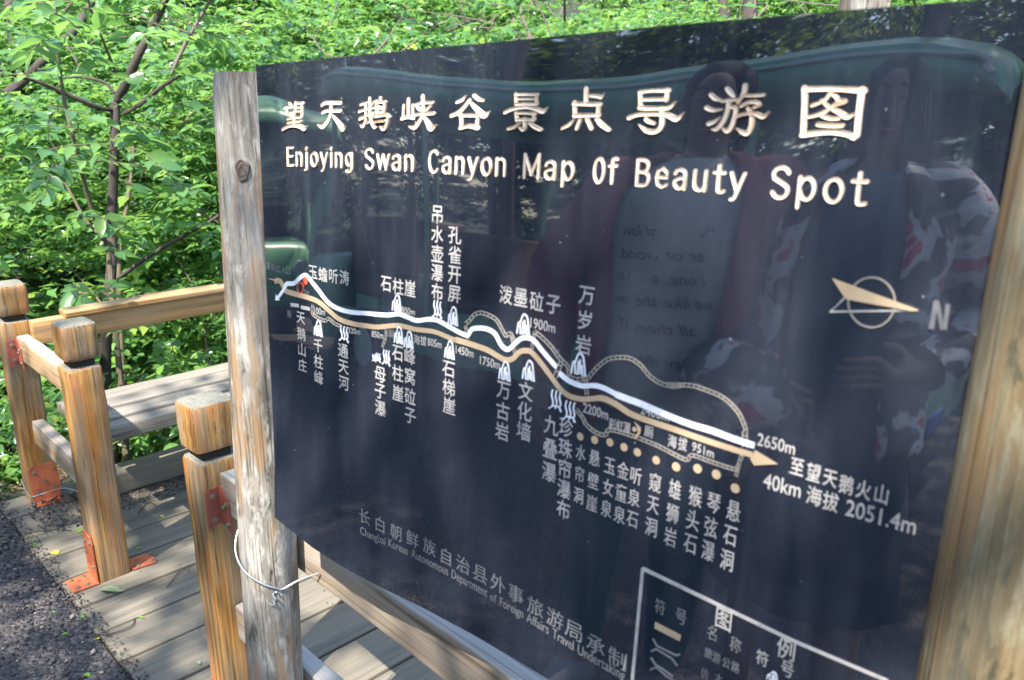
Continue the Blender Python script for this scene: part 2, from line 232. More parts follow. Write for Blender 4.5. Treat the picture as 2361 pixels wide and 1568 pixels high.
CJK = [('玉蟾听涛',[(0.186,0.2231),(0.2131,0.2223),(0.2407,0.2233),(0.2691,0.2244)],0.0236,0.0224,0.8,1),('至景区入口',[(0.055,0.2177),(0.0697,0.2168),(0.0847,0.2162),(0.1013,0.2162),(0.1163,0.2162)],0.0131,0.011,0.7,0),('石柱崖',[(0.3686,0.2278),(0.3961,0.2276),(0.4219,0.2282)],0.0231,0.0234,1,1),('吊水壶瀑布',[(0.4769,0.3366),(0.4773,0.3103),(0.4778,0.2839),(0.4782,0.2576),(0.4786,0.2312)],0.0229,0.0234,1,1),('孔雀开屏',[(0.5109,0.312),(0.5114,0.2856),(0.512,0.2592),(0.5125,0.2328)],0.024,0.0236,1,1),('厕',[(0.3813,0.1549)],0.0133,0.012,0.7,0),('厕',[(0.1152,0.1429)],0.0115,0.0122,0.5,0),('海拔',[(0.4372,0.1563),(0.4515,0.1571)],0.013,0.0138,0.8,1),('千柱峰',[(0.1977,0.1037),(0.1981,0.0765),(0.1984,0.0494)],0.024,0.0224,0.9,1),('通天河',[(0.2644,0.1073),(0.265,0.081),(0.2657,0.0548)],0.0256,0.0232,0.9,1),('天鹅山庄',[(0.1498,0.1419),(0.1505,0.1149),(0.1512,0.0879),(0.152,0.0609)],0.0242,0.0211,0.9,1),('母子瀑',[(0.3556,0.0875),(0.3562,0.061),(0.3568,0.0345)],0.0255,0.0242,1,1),('石柱崖',[(0.3954,0.1285),(0.3962,0.098),(0.397,0.0675)],0.0243,0.0243,1,1),('峰窝砬子',[(0.4226,0.1292),(0.4234,0.0991),(0.4242,0.0691),(0.425,0.0391)],0.0236,0.0243,1,1),('石梯崖',[(0.5039,0.1263),(0.5053,0.1001),(0.5067,0.0738)],0.0245,0.0238,1,1),('泼墨砬子',[(0.6068,0.2452),(0.632,0.2454),(0.6581,0.2446),(0.6848,0.2442)],0.0217,0.0237,1,1),('万岁岩',[(0.7337,0.2622),(0.7334,0.2328),(0.7332,0.2034)],0.0225,0.0225,1,1),('万古岩',[(0.6084,0.119),(0.6083,0.0909),(0.6082,0.0629)],0.0238,0.024,1,1),('文化墙',[(0.6466,0.1265),(0.6463,0.0996),(0.646,0.0728)],0.0239,0.024,1,1),('九叠瀑',[(0.6909,0.0923),(0.6909,0.0614),(0.6909,0.0304)],0.0228,0.0252,1,1),('珍珠帘瀑布',[(0.7144,0.0956),(0.715,0.0688),(0.7155,0.0419),(0.7161,0.0151),(0.7166,-0.0118)],0.0209,0.0242,1,1),('彩虹瀑',[(0.7819,0.1171),(0.7923,0.1178),(0.8023,0.1176)],0.01,0.014,0.8,0),('厕',[(0.8316,0.1207)],0.0115,0.0136,0.8,0),('海拔',[(0.8626,0.1177),(0.8755,0.118)],0.0109,0.0147,0.8,1),('水帘洞',[(0.7387,0.0696),(0.7388,0.0417),(0.739,0.0139)],0.0143,0.0201,0.85,0),('悬壁崖',[(0.7595,0.0686),(0.7597,0.0396),(0.7598,0.0106)],0.0157,0.0202,0.85,0),('玉女泉',[(0.7821,0.0655),(0.7818,0.0381),(0.7814,0.0107)],0.0152,0.0213,0.85,0),('金童泉',[(0.8013,0.0654),(0.8008,0.0373),(0.8004,0.0093)],0.0159,0.0216,0.85,0),('听泉石',[(0.8193,0.0641),(0.8189,0.0369),(0.8185,0.0096)],0.0155,0.0208,0.85,0),('窥天洞',[(0.8451,0.0636),(0.8447,0.0363),(0.8444,0.009)],0.0155,0.0222,0.85,0),('雄狮岩',[(0.8706,0.0632),(0.8703,0.0345),(0.87,0.0058)],0.0153,0.0229,0.85,0),('猴头石',[(0.8965,0.0633),(0.8959,0.035),(0.8954,0.0066)],0.0156,0.0237,0.85,0),('琴弦瀑',[(0.9188,0.0625),(0.9182,0.0346),(0.9177,0.0066)],0.0151,0.0234,0.85,0),('悬石洞',[(0.9419,0.0614),(0.941,0.0328),(0.9402,0.0043)],0.0151,0.0235,0.85,0),('至望天鹅火山',[(1.0033,0.129),(1.02,0.128),(1.0365,0.1267),(1.052,0.1251),(1.0683,0.125),(1.0844,0.1258)],0.0132,0.0182,1,1),('海拔',[(1.0234,0.1044),(1.0397,0.1038)],0.0147,0.019,1,1),('长白朝鲜族自治县外事旅游局承制',[(0.3173,-0.1575),(0.3563,-0.1578),(0.395,-0.1572),(0.4333,-0.1546),(0.4715,-0.1536),(0.5076,-0.1555),(0.5423,-0.1548),(0.5767,-0.1562),(0.611,-0.1571),(0.6444,-0.1589),(0.6792,-0.1631),(0.7126,-0.166),(0.7437,-0.1693),(0.7787,-0.1734),(0.812,-0.1764)],0.0274,0.0252,0.65,0),('符号',[(0.8646,-0.0836),(0.8922,-0.0845)],0.0134,0.0186,0.7,0),('图',[(0.9435,-0.0651)],0.0194,0.0235,1,1),('例',[(1.0146,-0.0679)],0.0194,0.0233,1,1),('名称',[(0.9317,-0.0869),(0.96,-0.0884)],0.0129,0.0178,0.7,0),('旅游公路',[(0.9298,-0.1131),(0.9399,-0.114),(0.9517,-0.1146),(0.9628,-0.1146)],0.0094,0.0131,0.6,0),('符号',[(0.991,-0.09),(1.0184,-0.0897)],0.0133,0.0174,1,0),('仿木',[(0.9278,-0.1396),(0.9448,-0.1376)],0.0092,0.0126,0.6,0)]
LATIN = [('900m',0.4033,0.1898,0.4327,0.1906,0.0094,0.8,1),('100m',0.1884,0.1552,0.2178,0.1566,0.0107,0.8,1),('320m',0.2778,0.1386,0.3078,0.1409,0.0088,0.8,1),('850m',0.3358,0.1427,0.3629,0.144,0.0095,0.8,1),('805m',0.4606,0.1526,0.489,0.153,0.0106,0.9,1),('1450m',0.5177,0.1519,0.5513,0.152,0.0107,0.9,1),('1750m',0.5641,0.1459,0.6004,0.1457,0.0112,0.9,1),('1900m',0.6497,0.2103,0.6894,0.2097,0.0124,0.9,1),('2200m',0.7383,0.1214,0.7751,0.1206,0.0117,0.9,1),('2400m',0.819,0.1391,0.8562,0.139,0.0106,0.9,1),('951m',0.8872,0.1141,0.9134,0.1124,0.0096,0.9,1),('2650m',0.9599,0.1402,0.9991,0.1404,0.0125,1,1),('40km',0.9711,0.0974,1.0097,0.098,0.0155,1,1),('2051.4m',1.0548,0.0951,1.1173,0.0968,0.0158,1,1),('Changbai',0.3055,-0.1917,0.3694,-0.188,0.0135,0.65,0),('Korean',0.3772,-0.1871,0.4227,-0.1854,0.0135,0.65,0),('Autonomous',0.4315,-0.1848,0.5128,-0.184,0.0137,0.65,0),('Department',0.5202,-0.1841,0.5919,-0.1856,0.0136,0.65,0),('of',0.5978,-0.1869,0.6094,-0.1873,0.012,0.65,0),('Foreign',0.6161,-0.1884,0.6589,-0.1891,0.0133,0.65,0),('Affairs',0.6653,-0.1904,0.7037,-0.1927,0.0134,0.65,0),('Travel',0.7103,-0.1937,0.7451,-0.1971,0.0136,0.65,0),('Undertaking',0.7521,-0.1984,0.8245,-0.2014,0.0141,0.65,0),('Out',0.1604,0.1841,0.1752,0.1854,0.0066,0.6,0)]
WHITE = [[(0.1032,0.1857,0.0076),(0.1104,0.1937,0.0076),(0.1309,0.1972,0.0075),(0.1445,0.2054,0.0074),(0.1579,0.2134,0.0073),(0.1688,0.2147,0.0072),(0.1855,0.2044,0.0072),(0.2021,0.1941,0.0071),(0.2184,0.1828,0.007),(0.2366,0.1756,0.0069),(0.2605,0.1724,0.0068),(0.2917,0.1731,0.0067),(0.3218,0.1766,0.0065),(0.3688,0.1812,0.0068),(0.3965,0.1872,0.0067),(0.4168,0.1859,0.0066),(0.4367,0.184,0.0064),(0.4592,0.1894,0.0063),(0.4781,0.1914,0.0062),(0.4967,0.1879,0.0061),(0.5149,0.1835,0.006),(0.5387,0.1802,0.0059),(0.547,0.1898,0.0065),(0.5616,0.1944,0.0064),(0.5774,0.195,0.0063),(0.5904,0.1909,0.0063),(0.6008,0.1791,0.0062),(0.6107,0.1746,0.0062),(0.6188,0.1782,0.0061),(0.6266,0.1859,0.0061),(0.6369,0.1939,0.006),(0.6499,0.1962,0.0059),(0.6579,0.1936,0.0059),(0.6687,0.1855,0.0058),(0.682,0.176,0.0058),(0.695,0.1676,0.0057)],[(0.6992,0.1614,0.0062),(0.7156,0.1549,0.0061),(0.7349,0.1532,0.006),(0.751,0.1571,0.0058),(0.7647,0.1578,0.0058),(0.783,0.1542,0.0057),(0.7871,0.1533,0.0074),(0.8208,0.1501,0.0071),(0.8512,0.1458,0.0069),(0.8803,0.1426,0.0067),(0.908,0.1419,0.0065),(0.9348,0.1396,0.0063),(0.9571,0.1385,0.0062)],[(0.1032,0.1844,0.0056),(0.0828,0.1658,0.0057)]]
GOLD = [(0.0757,0.1952,0.0089),(0.0921,0.1947,0.0088),(0.1008,0.1841,0.0087),(0.1099,0.1806,0.0087),(0.1524,0.1796,0.0084),(0.1869,0.1782,0.0082),(0.2078,0.1738,0.0081),(0.2283,0.1657,0.008),(0.2524,0.1571,0.0078),(0.2838,0.1549,0.0077),(0.3217,0.1571,0.0074),(0.3511,0.1602,0.0073),(0.3864,0.1684,0.007),(0.4069,0.1707,0.0069),(0.4336,0.1707,0.0067),(0.4722,0.174,0.0065),(0.4971,0.1718,0.0064),(0.5184,0.1692,0.0063),(0.5173,0.1704,0.0078),(0.5478,0.1693,0.0076),(0.5772,0.1672,0.0074),(0.5916,0.1636,0.0073),(0.6086,0.1605,0.0072),(0.6222,0.1643,0.0071),(0.6325,0.1746,0.007),(0.643,0.179,0.0069),(0.6535,0.1786,0.0069),(0.6698,0.1675,0.0068),(0.6858,0.1546,0.0067),(0.7017,0.1419,0.0066),(0.7168,0.1362,0.0065),(0.736,0.1367,0.0064),(0.7544,0.1419,0.0063),(0.7661,0.1447,0.0072),(0.7837,0.1423,0.0071),(0.8055,0.1356,0.0069),(0.8325,0.1331,0.0067),(0.8623,0.1318,0.0065),(0.9002,0.1295,0.0063),(0.936,0.1282,0.006),(0.9566,0.128,0.0059)]
LADDERS = [[(0.1845,0.169,0.0059),(0.182,0.156,0.006),(0.1946,0.1503,0.0059),(0.2176,0.1478,0.0058),(0.226,0.1529,0.0058),(0.2442,0.1471,0.0057),(0.2602,0.1461,0.0056)],[(0.3689,0.1597,0.0049),(0.3683,0.1468,0.0049),(0.3601,0.1301,0.0049)],[(0.5348,0.1953,0.0061),(0.5421,0.2008,0.006),(0.5521,0.211,0.006),(0.5651,0.2152,0.0059),(0.5838,0.2129,0.0058),(0.5938,0.2082,0.0057),(0.6041,0.1964,0.0057),(0.6099,0.1922,0.0057),(0.6165,0.1965,0.0056),(0.6252,0.1866,0.0056)],[(0.6572,0.2056,0.0059),(0.6678,0.2014,0.0058),(0.6835,0.1923,0.0057),(0.6992,0.1793,0.0057),(0.712,0.172,0.0056),(0.7152,0.1608,0.0056),(0.7273,0.1594,0.0056),(0.7412,0.1643,0.0055)],[(0.7424,0.1636,0.0055),(0.7562,0.1809,0.0054),(0.771,0.1934,0.0053),(0.7883,0.1986,0.0052),(0.8012,0.1993,0.0051),(0.8143,0.1946,0.005),(0.8277,0.1845,0.005),(0.8424,0.1795,0.0049),(0.8585,0.1794,0.0048),(0.8699,0.1837,0.0047)],[(0.8482,0.1794,0.0051),(0.8781,0.1851,0.0049),(0.8947,0.1845,0.0048),(0.9129,0.1819,0.0047),(0.9257,0.1766,0.0046),(0.937,0.1677,0.0046),(0.9452,0.1549,0.0046),(0.9459,0.1484,0.0046)],[(0.728,0.1224,0.0054),(0.7391,0.1135,0.0054),(0.7441,0.1071,0.0054),(0.7582,0.1011,0.0053),(0.7727,0.1011,0.0052),(0.7787,0.1093,0.0052),(0.8076,0.1103,0.005),(0.8448,0.1074,0.0048),(0.8805,0.1013,0.0047),(0.8874,0.1085,0.0046),(0.9115,0.1076,0.0045),(0.9365,0.1071,0.0044),(0.9414,0.1102,0.0043),(0.945,0.1248,0.0043)],[(0.5349,0.1931,0.0051),(0.5401,0.1745,0.0051)],[(0.618,0.1947,0.0047),(0.626,0.1712,0.0047)],[(0.6572,0.2056,0.005),(0.6534,0.1806,0.005)],[(0.7008,0.1747,0.0074),(0.6933,0.1552,0.0075)],[(0.7393,0.1639,0.0059),(0.7427,0.1431,0.0059)],[(0.9454,0.1499,0.0065),(0.9471,0.1338,0.0066)],[(0.9444,0.1229,0.0036),(0.9408,0.0998,0.0037)]]
POLYS = [('gold',[(0.0529,0.1957),(0.0899,0.1989),(0.085,0.1938),(0.0754,0.1886),(0.0747,0.1938)]),('white',[(0.0755,0.1607),(0.0784,0.1726),(0.0892,0.1627)]),('gold',[(0.9545,0.1241),(0.9574,0.1286),(0.9589,0.1348),(0.9848,0.1267),(0.9597,0.1181)]),('gold',[(1.0153,0.319),(1.0933,0.301),(1.0889,0.299),(1.0317,0.301),(1.0284,0.303)]),('gold',[(0.8606,-0.1038),(0.8957,-0.1055),(0.8943,-0.1141),(0.8603,-0.1128)]),('gold',[(0.8123,0.129),(0.8221,0.1233),(0.8217,0.1167),(0.8171,0.1091),(0.814,0.1092),(0.8185,0.1168),(0.8166,0.1228)])]
THIN = [[(1.0288,0.302,0.0018),(1.0165,0.2871,0.0018),(1.0924,0.3002,0.0016)],[(0.8352,-0.1946,0.0041),(0.8377,-0.0458,0.0039)],[(0.8377,-0.0458,0.0044),(0.9359,-0.051,0.0039),(1.0208,-0.0556,0.0036),(1.1143,-0.0553,0.0032)],[(0.8586,-0.1279,0.0022),(0.8645,-0.1345,0.0022),(0.8749,-0.1347,0.0022),(0.8907,-0.1349,0.0021),(0.8952,-0.1306,0.0021)],[(0.8578,-0.1451,0.0022),(0.8638,-0.1389,0.0022),(0.8846,-0.1412,0.0021),(0.893,-0.147,0.0021)],[(0.858,-0.1532,0.0022),(0.8651,-0.1595,0.0022),(0.8749,-0.1603,0.0022),(0.8889,-0.1634,0.0021)],[(0.8583,-0.1696,0.0022),(0.8658,-0.1621,0.0022),(0.8801,-0.1667,0.0022),(0.8893,-0.1674,0.0022)],[(1.1052,0.2857,0.0041),(1.1059,0.3107,0.004)],[(1.1067,0.3092,0.0034),(1.1141,0.2864,0.0034)],[(1.1156,0.2867,0.0034),(1.1154,0.3089,0.0034)],[(1.0049,-0.1092,0.003),(1.0058,-0.1009,0.0029)],[(0.8222,-0.1862,0.0019),(0.8236,-0.167,0.0018)],[(0.1204,0.16,0.0059),(0.1438,0.1614,0.0058)],[(0.1509,0.1601,0.0057),(0.1757,0.1608,0.0056)]]
CIRCLE = [(1.0729,0.3043,0.0026),(1.0732,0.3008,0.0026),(1.0729,0.2973,0.0026),(1.0721,0.2939,0.0026),(1.0709,0.2907,0.0026),(1.0693,0.2877,0.0026),(1.0672,0.2851,0.0026),(1.0648,0.2828,0.0026),(1.0621,0.281,0.0026),(1.0591,0.2796,0.0026),(1.056,0.2788,0.0027),(1.0528,0.2786,0.0027),(1.0495,0.2789,0.0027),(1.0464,0.2797,0.0027),(1.0434,0.2811,0.0027),(1.0406,0.2831,0.0027),(1.0381,0.2855,0.0027),(1.036,0.2883,0.0027),(1.0343,0.2914,0.0027),(1.0331,0.2948,0.0027),(1.0324,0.2983,0.0027),(1.0322,0.3019,0.0027),(1.0325,0.3055,0.0027),(1.0333,0.309,0.0027),(1.0347,0.3123,0.0027),(1.0364,0.3153,0.0027),(1.0386,0.3179,0.0027),(1.0412,0.3201,0.0027),(1.044,0.3219,0.0027),(1.047,0.3231,0.0026),(1.0501,0.3237,0.0026),(1.0533,0.3239,0.0026),(1.0565,0.3235,0.0026),(1.0595,0.3225,0.0026),(1.0624,0.321,0.0026),(1.0651,0.3191,0.0026),(1.0674,0.3167,0.0026),(1.0694,0.314,0.0026),(1.0711,0.311,0.0026),(1.0722,0.3077,0.0026),(1.0729,0.3043,0.0026)]
DOTS = [(0.7372,0.0902,0.0052,'gold'),(0.7589,0.0917,0.0053,'gold'),(0.7809,0.0947,0.0052,'gold'),(0.8009,0.0941,0.0053,'gold'),(0.8195,0.0931,0.0052,'gold'),(0.8447,0.0907,0.0052,'gold'),(0.8704,0.0903,0.0055,'gold'),(0.8965,0.0958,0.0055,'gold'),(0.919,0.0959,0.0055,'gold'),(0.9418,0.0873,0.0055,'gold'),(0.8132,0.1191,0.0031,'gold'),(0.1663,0.2061,0.007,'red')]
RING = [(0.1585,0.1932,0.002),(0.1582,0.1909,0.002),(0.1572,0.1887,0.002),(0.1558,0.1867,0.002),(0.1539,0.1851,0.002),(0.1518,0.1839,0.002),(0.1495,0.1833,0.002),(0.1472,0.1833,0.002),(0.1451,0.1839,0.002),(0.1433,0.185,0.002),(0.1419,0.1866,0.002),(0.1411,0.1886,0.002),(0.1409,0.1908,0.002),(0.1413,0.1931,0.002),(0.1422,0.1954,0.002),(0.1437,0.1974,0.002),(0.1456,0.199,0.002),(0.1478,0.2001,0.002),(0.1501,0.2007,0.002),(0.1523,0.2007,0.002),(0.1544,0.2001,0.002),(0.1562,0.199,0.002),(0.1575,0.1974,0.002),(0.1583,0.1954,0.002),(0.1585,0.1932,0.002)]
ICONS = [('rock',0.393,0.2025,0.0198,0.0237),('rock',0.5108,0.202,0.0185,0.0249),('rock',0.1984,0.1319,0.0221,0.025),('rock',0.3979,0.1555,0.0199,0.0247),('rock',0.42,0.1526,0.0194,0.0244),('rock',0.5053,0.1538,0.0188,0.0248),('rock',0.6386,0.2115,0.021,0.0257),('rock',0.6094,0.1452,0.0199,0.0248),('rock',0.6502,0.1543,0.0199,0.0249),('rock',0.7284,0.1782,0.0216,0.026),('fall',0.4786,0.2066,0.0192,0.024),('fall',0.2659,0.1348,0.0238,0.0247),('fall',0.3691,0.1164,0.0178,0.0231),('fall',0.35,0.1127,0.0127,0.0131),('fall',0.3409,0.1105,0.0092,0.0108),('fall',0.6952,0.1258,0.0198,0.0251),('fall',0.7176,0.1173,0.0193,0.0248),('rock',1.0045,-0.1056,0.0124,0.0114)]
# ------------------------------------------------------------------ materials
M = {}
M['post'] = wood('honey_timber', (.080, .036, .011), (.235, .118, .030), (.39, .215, .068), (.17, .16, .125), .40, 1.0, 1.0, .62, orange=(.31, .125, .028), bump=.8, crk=.95)
M['rail'] = wood('rail_timber', (.12, .07, .035), (.25, .15, .07), (.36, .25, .14), (.31, .27, .22), .60, .9, 1.0, .7)
M['beam'] = wood('sign_beam_timber', (.11, .08, .058), (.23, .175, .125), (.33, .265, .20), (.33, .31, .285), .55, .95, 1.0, .75)
M['hand'] = wood('handrail_timber', (.10, .045, .014), (.27, .13, .035), (.38, .22, .08), (.30, .23, .15), .25, .45, 1.0, .6)
M['plank'] = wood('grey_deck_timber', (.065, .055, .040), (.105, .092, .068), (.150, .126, .088), (.160, .140, .108), .42, .25, .8, .8, crk=.35)
M['bench'] = wood('bench_timber', (.05, .042, .033), (.12, .098, .070), (.19, .165, .13), (.215, .195, .165), .6, .7, 1.0, .75)
M['log'] = wood('weathered_log', (.060, .048, .036), (.155, .135, .110), (.205, .185, .155), (.20, .195, .19), .6, .5, 1.5, .72, orange=(.25, .16, .085), bump=1, flecks=(.36, .34, .30), crk=.8, om=(.50, .60))
M['log2'] = wood('lichen_log', (.050, .032, .014), (.155, .098, .040), (.25, .17, .080), (.17, .155, .10), .4, .5, 1.2, .72, orange=(.24, .105, .025), bump=1, flecks=(.32, .27, .17))
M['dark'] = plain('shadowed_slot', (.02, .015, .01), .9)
M['knot'] = plain('dark_knot', (.07, .055, .045), .85, var=.6, vs=60)
def rusty(name, c1, c2):
    k = NT(name); v = k.coords((1, 1, 1)); n1 = k.noise(v, 14, 5, .65); n2 = k.noise(v, 60, 3, .6)
    c = k.mix(k.ramp(n1, [(.42, (0, 0, 0)), (.62, (1, 1, 1))]), c1, c2); c = k.mix(k.ramp(n2, [(.58, (0, 0, 0)), (.72, (.8, .8, .8))]), c, (.04, .03, .025))
    k.setc(c); k.r(.55); k.bump(n2, .3, .001); return k.m
M['orange'] = rusty('orange_primer', (.46, .115, .04), (.26, .07, .035)); M['rust'] = rusty('brown_primer', (.30, .075, .045), (.20, .06, .045))
M['bolt'] = plain('galvanised_bolt', (.24, .21, .16), .45, .6, var=.35, vs=200)
M['wire'] = plain('steel_wire', (.50, .52, .55), .35, .8, var=.2, vs=80)
# panel: polished black plate with a bluish film of dust and fine scratches
k = NT('polished_black_panel'); v = k.coords((1, 1, 1), False)
st1 = k.noise(k.coords((9, 9, 1.2), False), 3.0, 5, .65); st2 = k.noise(k.coords((60, 60, 5), False), 1.0, 3, .6); bl = k.noise(v, 2.4, 3, .5)
film = k.math('MULTIPLY', k.ramp(k.math('ADD', k.math('MULTIPLY', st1, .5), k.math('MULTIPLY', bl, .5)), [(.40, (0, 0, 0)), (.68, (1, 1, 1))]), .55)
scf = k.ramp(k.noise(k.coords((14, 14, 30), False), 1.0, 6, .75, 1.5), [(.56, (0, 0, 0)), (.70, (1, 1, 1))])
film = k.math('ADD', film, k.math('MULTIPLY', scf, .22), True)
film = k.math('ADD', film, k.math('MULTIPLY', k.ramp(st2, [(.5, (0, 0, 0)), (.78, (1, 1, 1))]), .20), True)
vo = k.n('ShaderNodeTexVoronoi'); vo.feature = 'F1'; vo.inputs['Scale'].default_value = 55; k.l(v, vo.inputs['Vector'])
spk = k.ramp(vo.outputs['Distance'], [(.055, (1, 1, 1)), (.085, (0, 0, 0))]); spk = k.math('MULTIPLY', spk, k.ramp(k.noise(v, 30, 2), [(.56, (0, 0, 0)), (.6, (1, 1, 1))]))
def scratch(rot, sc, off):
    tc = k.n('ShaderNodeTexCoord'); mp = k.n('ShaderNodeMapping'); mp.inputs['Rotation'].default_value = (0, rot, 0); mp.inputs['Scale'].default_value = sc; mp.inputs['Location'].default_value = off
    k.l(tc.outputs['Object'], mp.inputs[0]); vv = k.n('ShaderNodeTexVoronoi'); vv.feature = 'DISTANCE_TO_EDGE'; vv.inputs['Scale'].default_value = 1; k.l(mp.outputs[0], vv.inputs['Vector'])
    a = k.ramp(vv.outputs['Distance'], [(.004, (1, 1, 1)), (.009, (0, 0, 0))]); return k.math('MULTIPLY', a, k.ramp(k.noise(mp.outputs[0], 1.3, 2), [(.52, (0, 0, 0)), (.58, (1, 1, 1))]))
scr = k.math('ADD', scratch(.9, (3, 1, 14), (0, 0, 0)), scratch(-.5, (14, 1, 3.5), (3, 0, 1)), True)
base = k.mix(film, (.0095, .0125, .0215), (.042, .046, .062)); base = k.mix(k.math('MULTIPLY', scr, .03), base, (.22, .25, .33)); base = k.mix(k.math('MULTIPLY', spk, .4), base, (.45, .48, .55))
k.setc(base); k.b.inputs['IOR'].default_value = 2.15; k.r(k.math('ADD', k.math('MULTIPLY', film, .03), .012)); M['panel'] = k.m
def paint(name, col, worn, spec=.4, rough=.42):
    k = NT(name); v = k.coords((1, 1, 1), False); n1 = k.noise(v, 60, 4, .7); k.setc(k.mix(k.ramp(n1, [(.45, (0, 0, 0)), (.75, (1, 1, 1))]), col, worn)); k.r(rough); k.b.inputs['Specular IOR Level'].default_value = spec; return k.m
M['gilt'] = paint('faded_gilt', (.66, .54, .43), (.50, .37, .26)); M['cream'] = paint('cream_paint', (.40, .375, .355), (.22, .21, .205)); M['dim'] = paint('worn_cream_paint', (.20, .195, .195), (.10, .10, .105)); M['faint'] = paint('faded_cream_paint', (.11, .11, .12), (.06, .06, .07))
M['white'] = paint('white_paint', (.70, .71, .76), (.52, .53, .60)); M['goldroad'] = paint('ochre_road', (.42, .31, .20), (.34, .25, .165)); M['red'] = paint('red_dot', (.6, .06, .04), (.55, .25, .06))
M['ladder'] = paint('grey_gilt', (.28, .25, .21), (.16, .15, .14))

# ------------------------------------------------------------------ the setting
def ss(a, b, x): t = np.clip((x-a)/(b-a), 0, 1); return t*t*(3-2*t)
def terr(x, y):
    x = np.asarray(x, float); y = np.asarray(y, float)
    s = np.maximum(-3.75-x-np.maximum(0, .75-y)*1.3, 0)          # metres beyond the far kerb of the boardwalk
    s2 = np.maximum(y-2.9, 0)
    s = np.maximum(s, s2*.9*(x > -90))
    z = -.10 - .85*ss(.1, 1.7, s) + .50*np.maximum(s-2.4, 0) + .004*np.maximum(s-6, 0)**2*0
    z = z + .06*np.sin(x*1.3+.4)*np.cos(y*1.1)*ss(.5, 3, s)
    b = np.maximum(-y-7.5, 0); z = z + .40*b*ss(0, 4, b) - .02*0
    z = np.where((s <= 0) & (y < .62), -.025 + .004*np.sin(x*5)*np.sin(y*7), z)
    return np.minimum(z, 14)
def sheet(name, xs, ys, zf, mat, kind='structure', smooth=True):
    X, Y = np.meshgrid(xs, ys, indexing='ij'); Z = zf(X, Y); P = np.stack([X, Y, Z], -1).reshape(-1, 3); nx, ny = len(xs), len(ys)
    I = np.arange(nx*ny).reshape(nx, ny); F = np.stack([I[:-1, :-1], I[1:, :-1], I[1:, 1:], I[:-1, 1:]], -1).reshape(-1, 4)
    return tag(link(name, bulk(P, F, None, smooth), mat), kind=kind)
k = NT('forest_soil'); v = k.coords((1, 1, 1), False); c = k.ramp(k.noise(v, 3, 6, .7), [(.35, (.010, .012, .006)), (.55, (.022, .028, .010)), (.7, (.03, .055, .015))]); k.setc(c); k.r(.9); k.bump(k.noise(v, 16, 5, .7), 1, .05); M['soil'] = k.m
k = NT('cinder_gravel'); v = k.coords((1, 1, 1), False)
vo = k.n('ShaderNodeTexVoronoi'); vo.inputs['Scale'].default_value = 75; k.l(v, vo.inputs['Vector'])
gcol = k.mix(k.noise(v, 5, 4, .6), (.014, .013, .015), (.085, .072, .068)); gcol = k.mix(.5, gcol, k.ramp(vo.outputs['Color'], [(.2, (.012, .012, .014)), (.6, (.045, .042, .043)), (.9, (.16, .13, .115))]))
k.setc(gcol); k.r(.8); k.bump(k.math('ADD', k.math('MULTIPLY', vo.outputs['Distance'], -1.2), k.noise(v, 30, 4, .7)), .9, .012); M['gravel'] = k.m
far = lambda a, b, n, p=2.0: a+(b-a)*(np.linspace(0, 1, n)**p)
xs = np.unique(np.round(np.concatenate([-4-far(0, 60, 40), np.linspace(-4, 3, 50), 3+far(0, 60, 24)]), 3)); ys = np.unique(np.round(np.concatenate([.5-far(0, 60, 40), np.linspace(.5, 4, 30), 4+far(0, 60, 40)]), 3))
sheet('ground', xs, ys, lambda X, Y: terr(X, Y)-.03, M['soil'])
sheet('gravel_road', np.linspace(-14, 12, 140), np.linspace(-6.8, .592, 60), lambda X, Y: .012*np.sin(X*1.7)*np.sin(Y*2.3)*np.clip((.5-Y)*2, 0, 1)-.006-(np.clip((-3.35-X)*3+np.maximum(0, Y-.1), 0, 1)*.0), M['gravel'])
# cinders and grit lying on the road
def rocks(N, xr, yr, zf, r0, r1, seed=1):
    g = np.random.default_rng(seed); base = np.array([[1, 0, 0], [-1, 0, 0], [0, 1, 0], [0, -1, 0], [0, 0, 1], [0, 0, -1]], float)
    fc = np.array([[0, 2, 4], [2, 1, 4], [1, 3, 4], [3, 0, 4], [2, 0, 5], [1, 2, 5], [3, 1, 5], [0, 3, 5]])
    x = g.uniform(*xr, N); y = g.uniform(*yr, N); r = g.uniform(r0, r1, N)*g.uniform(.3, 1, N)**1.5+r0*.4
    V = base[None]*g.uniform(.55, 1.15, (N, 6, 1))*r[:, None, None]; V[..., 2] *= .7; a = g.uniform(0, 6.3, N); ca, sa = np.cos(a)[:, None], np.sin(a)[:, None]
    X = V[..., 0]*ca-V[..., 1]*sa+x[:, None]; Y = V[..., 0]*sa+V[..., 1]*ca+y[:, None]; Z = V[..., 2]+zf(x, y)[:, None]+(r*.25)[:, None]
    F = (fc[None]+np.arange(N)[:, None, None]*6).reshape(-1, 3); return bulk(np.stack([X, Y, Z], -1).reshape(-1, 3), F, np.repeat(g.random(N), 8))
k = NT('cinders'); at = k.n('ShaderNodeAttribute'); at.attribute_name = 'var'; k.setc(k.ramp(at.outputs['Fac'], [(0, (.010, .010, .012)), (.55, (.030, .029, .031)), (.85, (.08, .07, .067)), (1, (.24, .19, .16))])); k.r(.7); M['cinder'] = k.m
tag(link('gravel', rocks(16000, (-4.3, -1.2), (-.5, .60), lambda x, y: x*0-.003, .0025, .0085), M['cinder']), 'loose dark cinders and grit covering the road beside the boardwalk', 'gravel', kind='stuff')
def edgezf(x, y): return x*0+.002
tag(link('grit', rocks(1100, (-3.60, -1.6), (.588, .635), edgezf, .002, .0065, 5), M['cinder']), 'dark grit spilled over the road edge of the boardwalk', 'grit', kind='stuff')
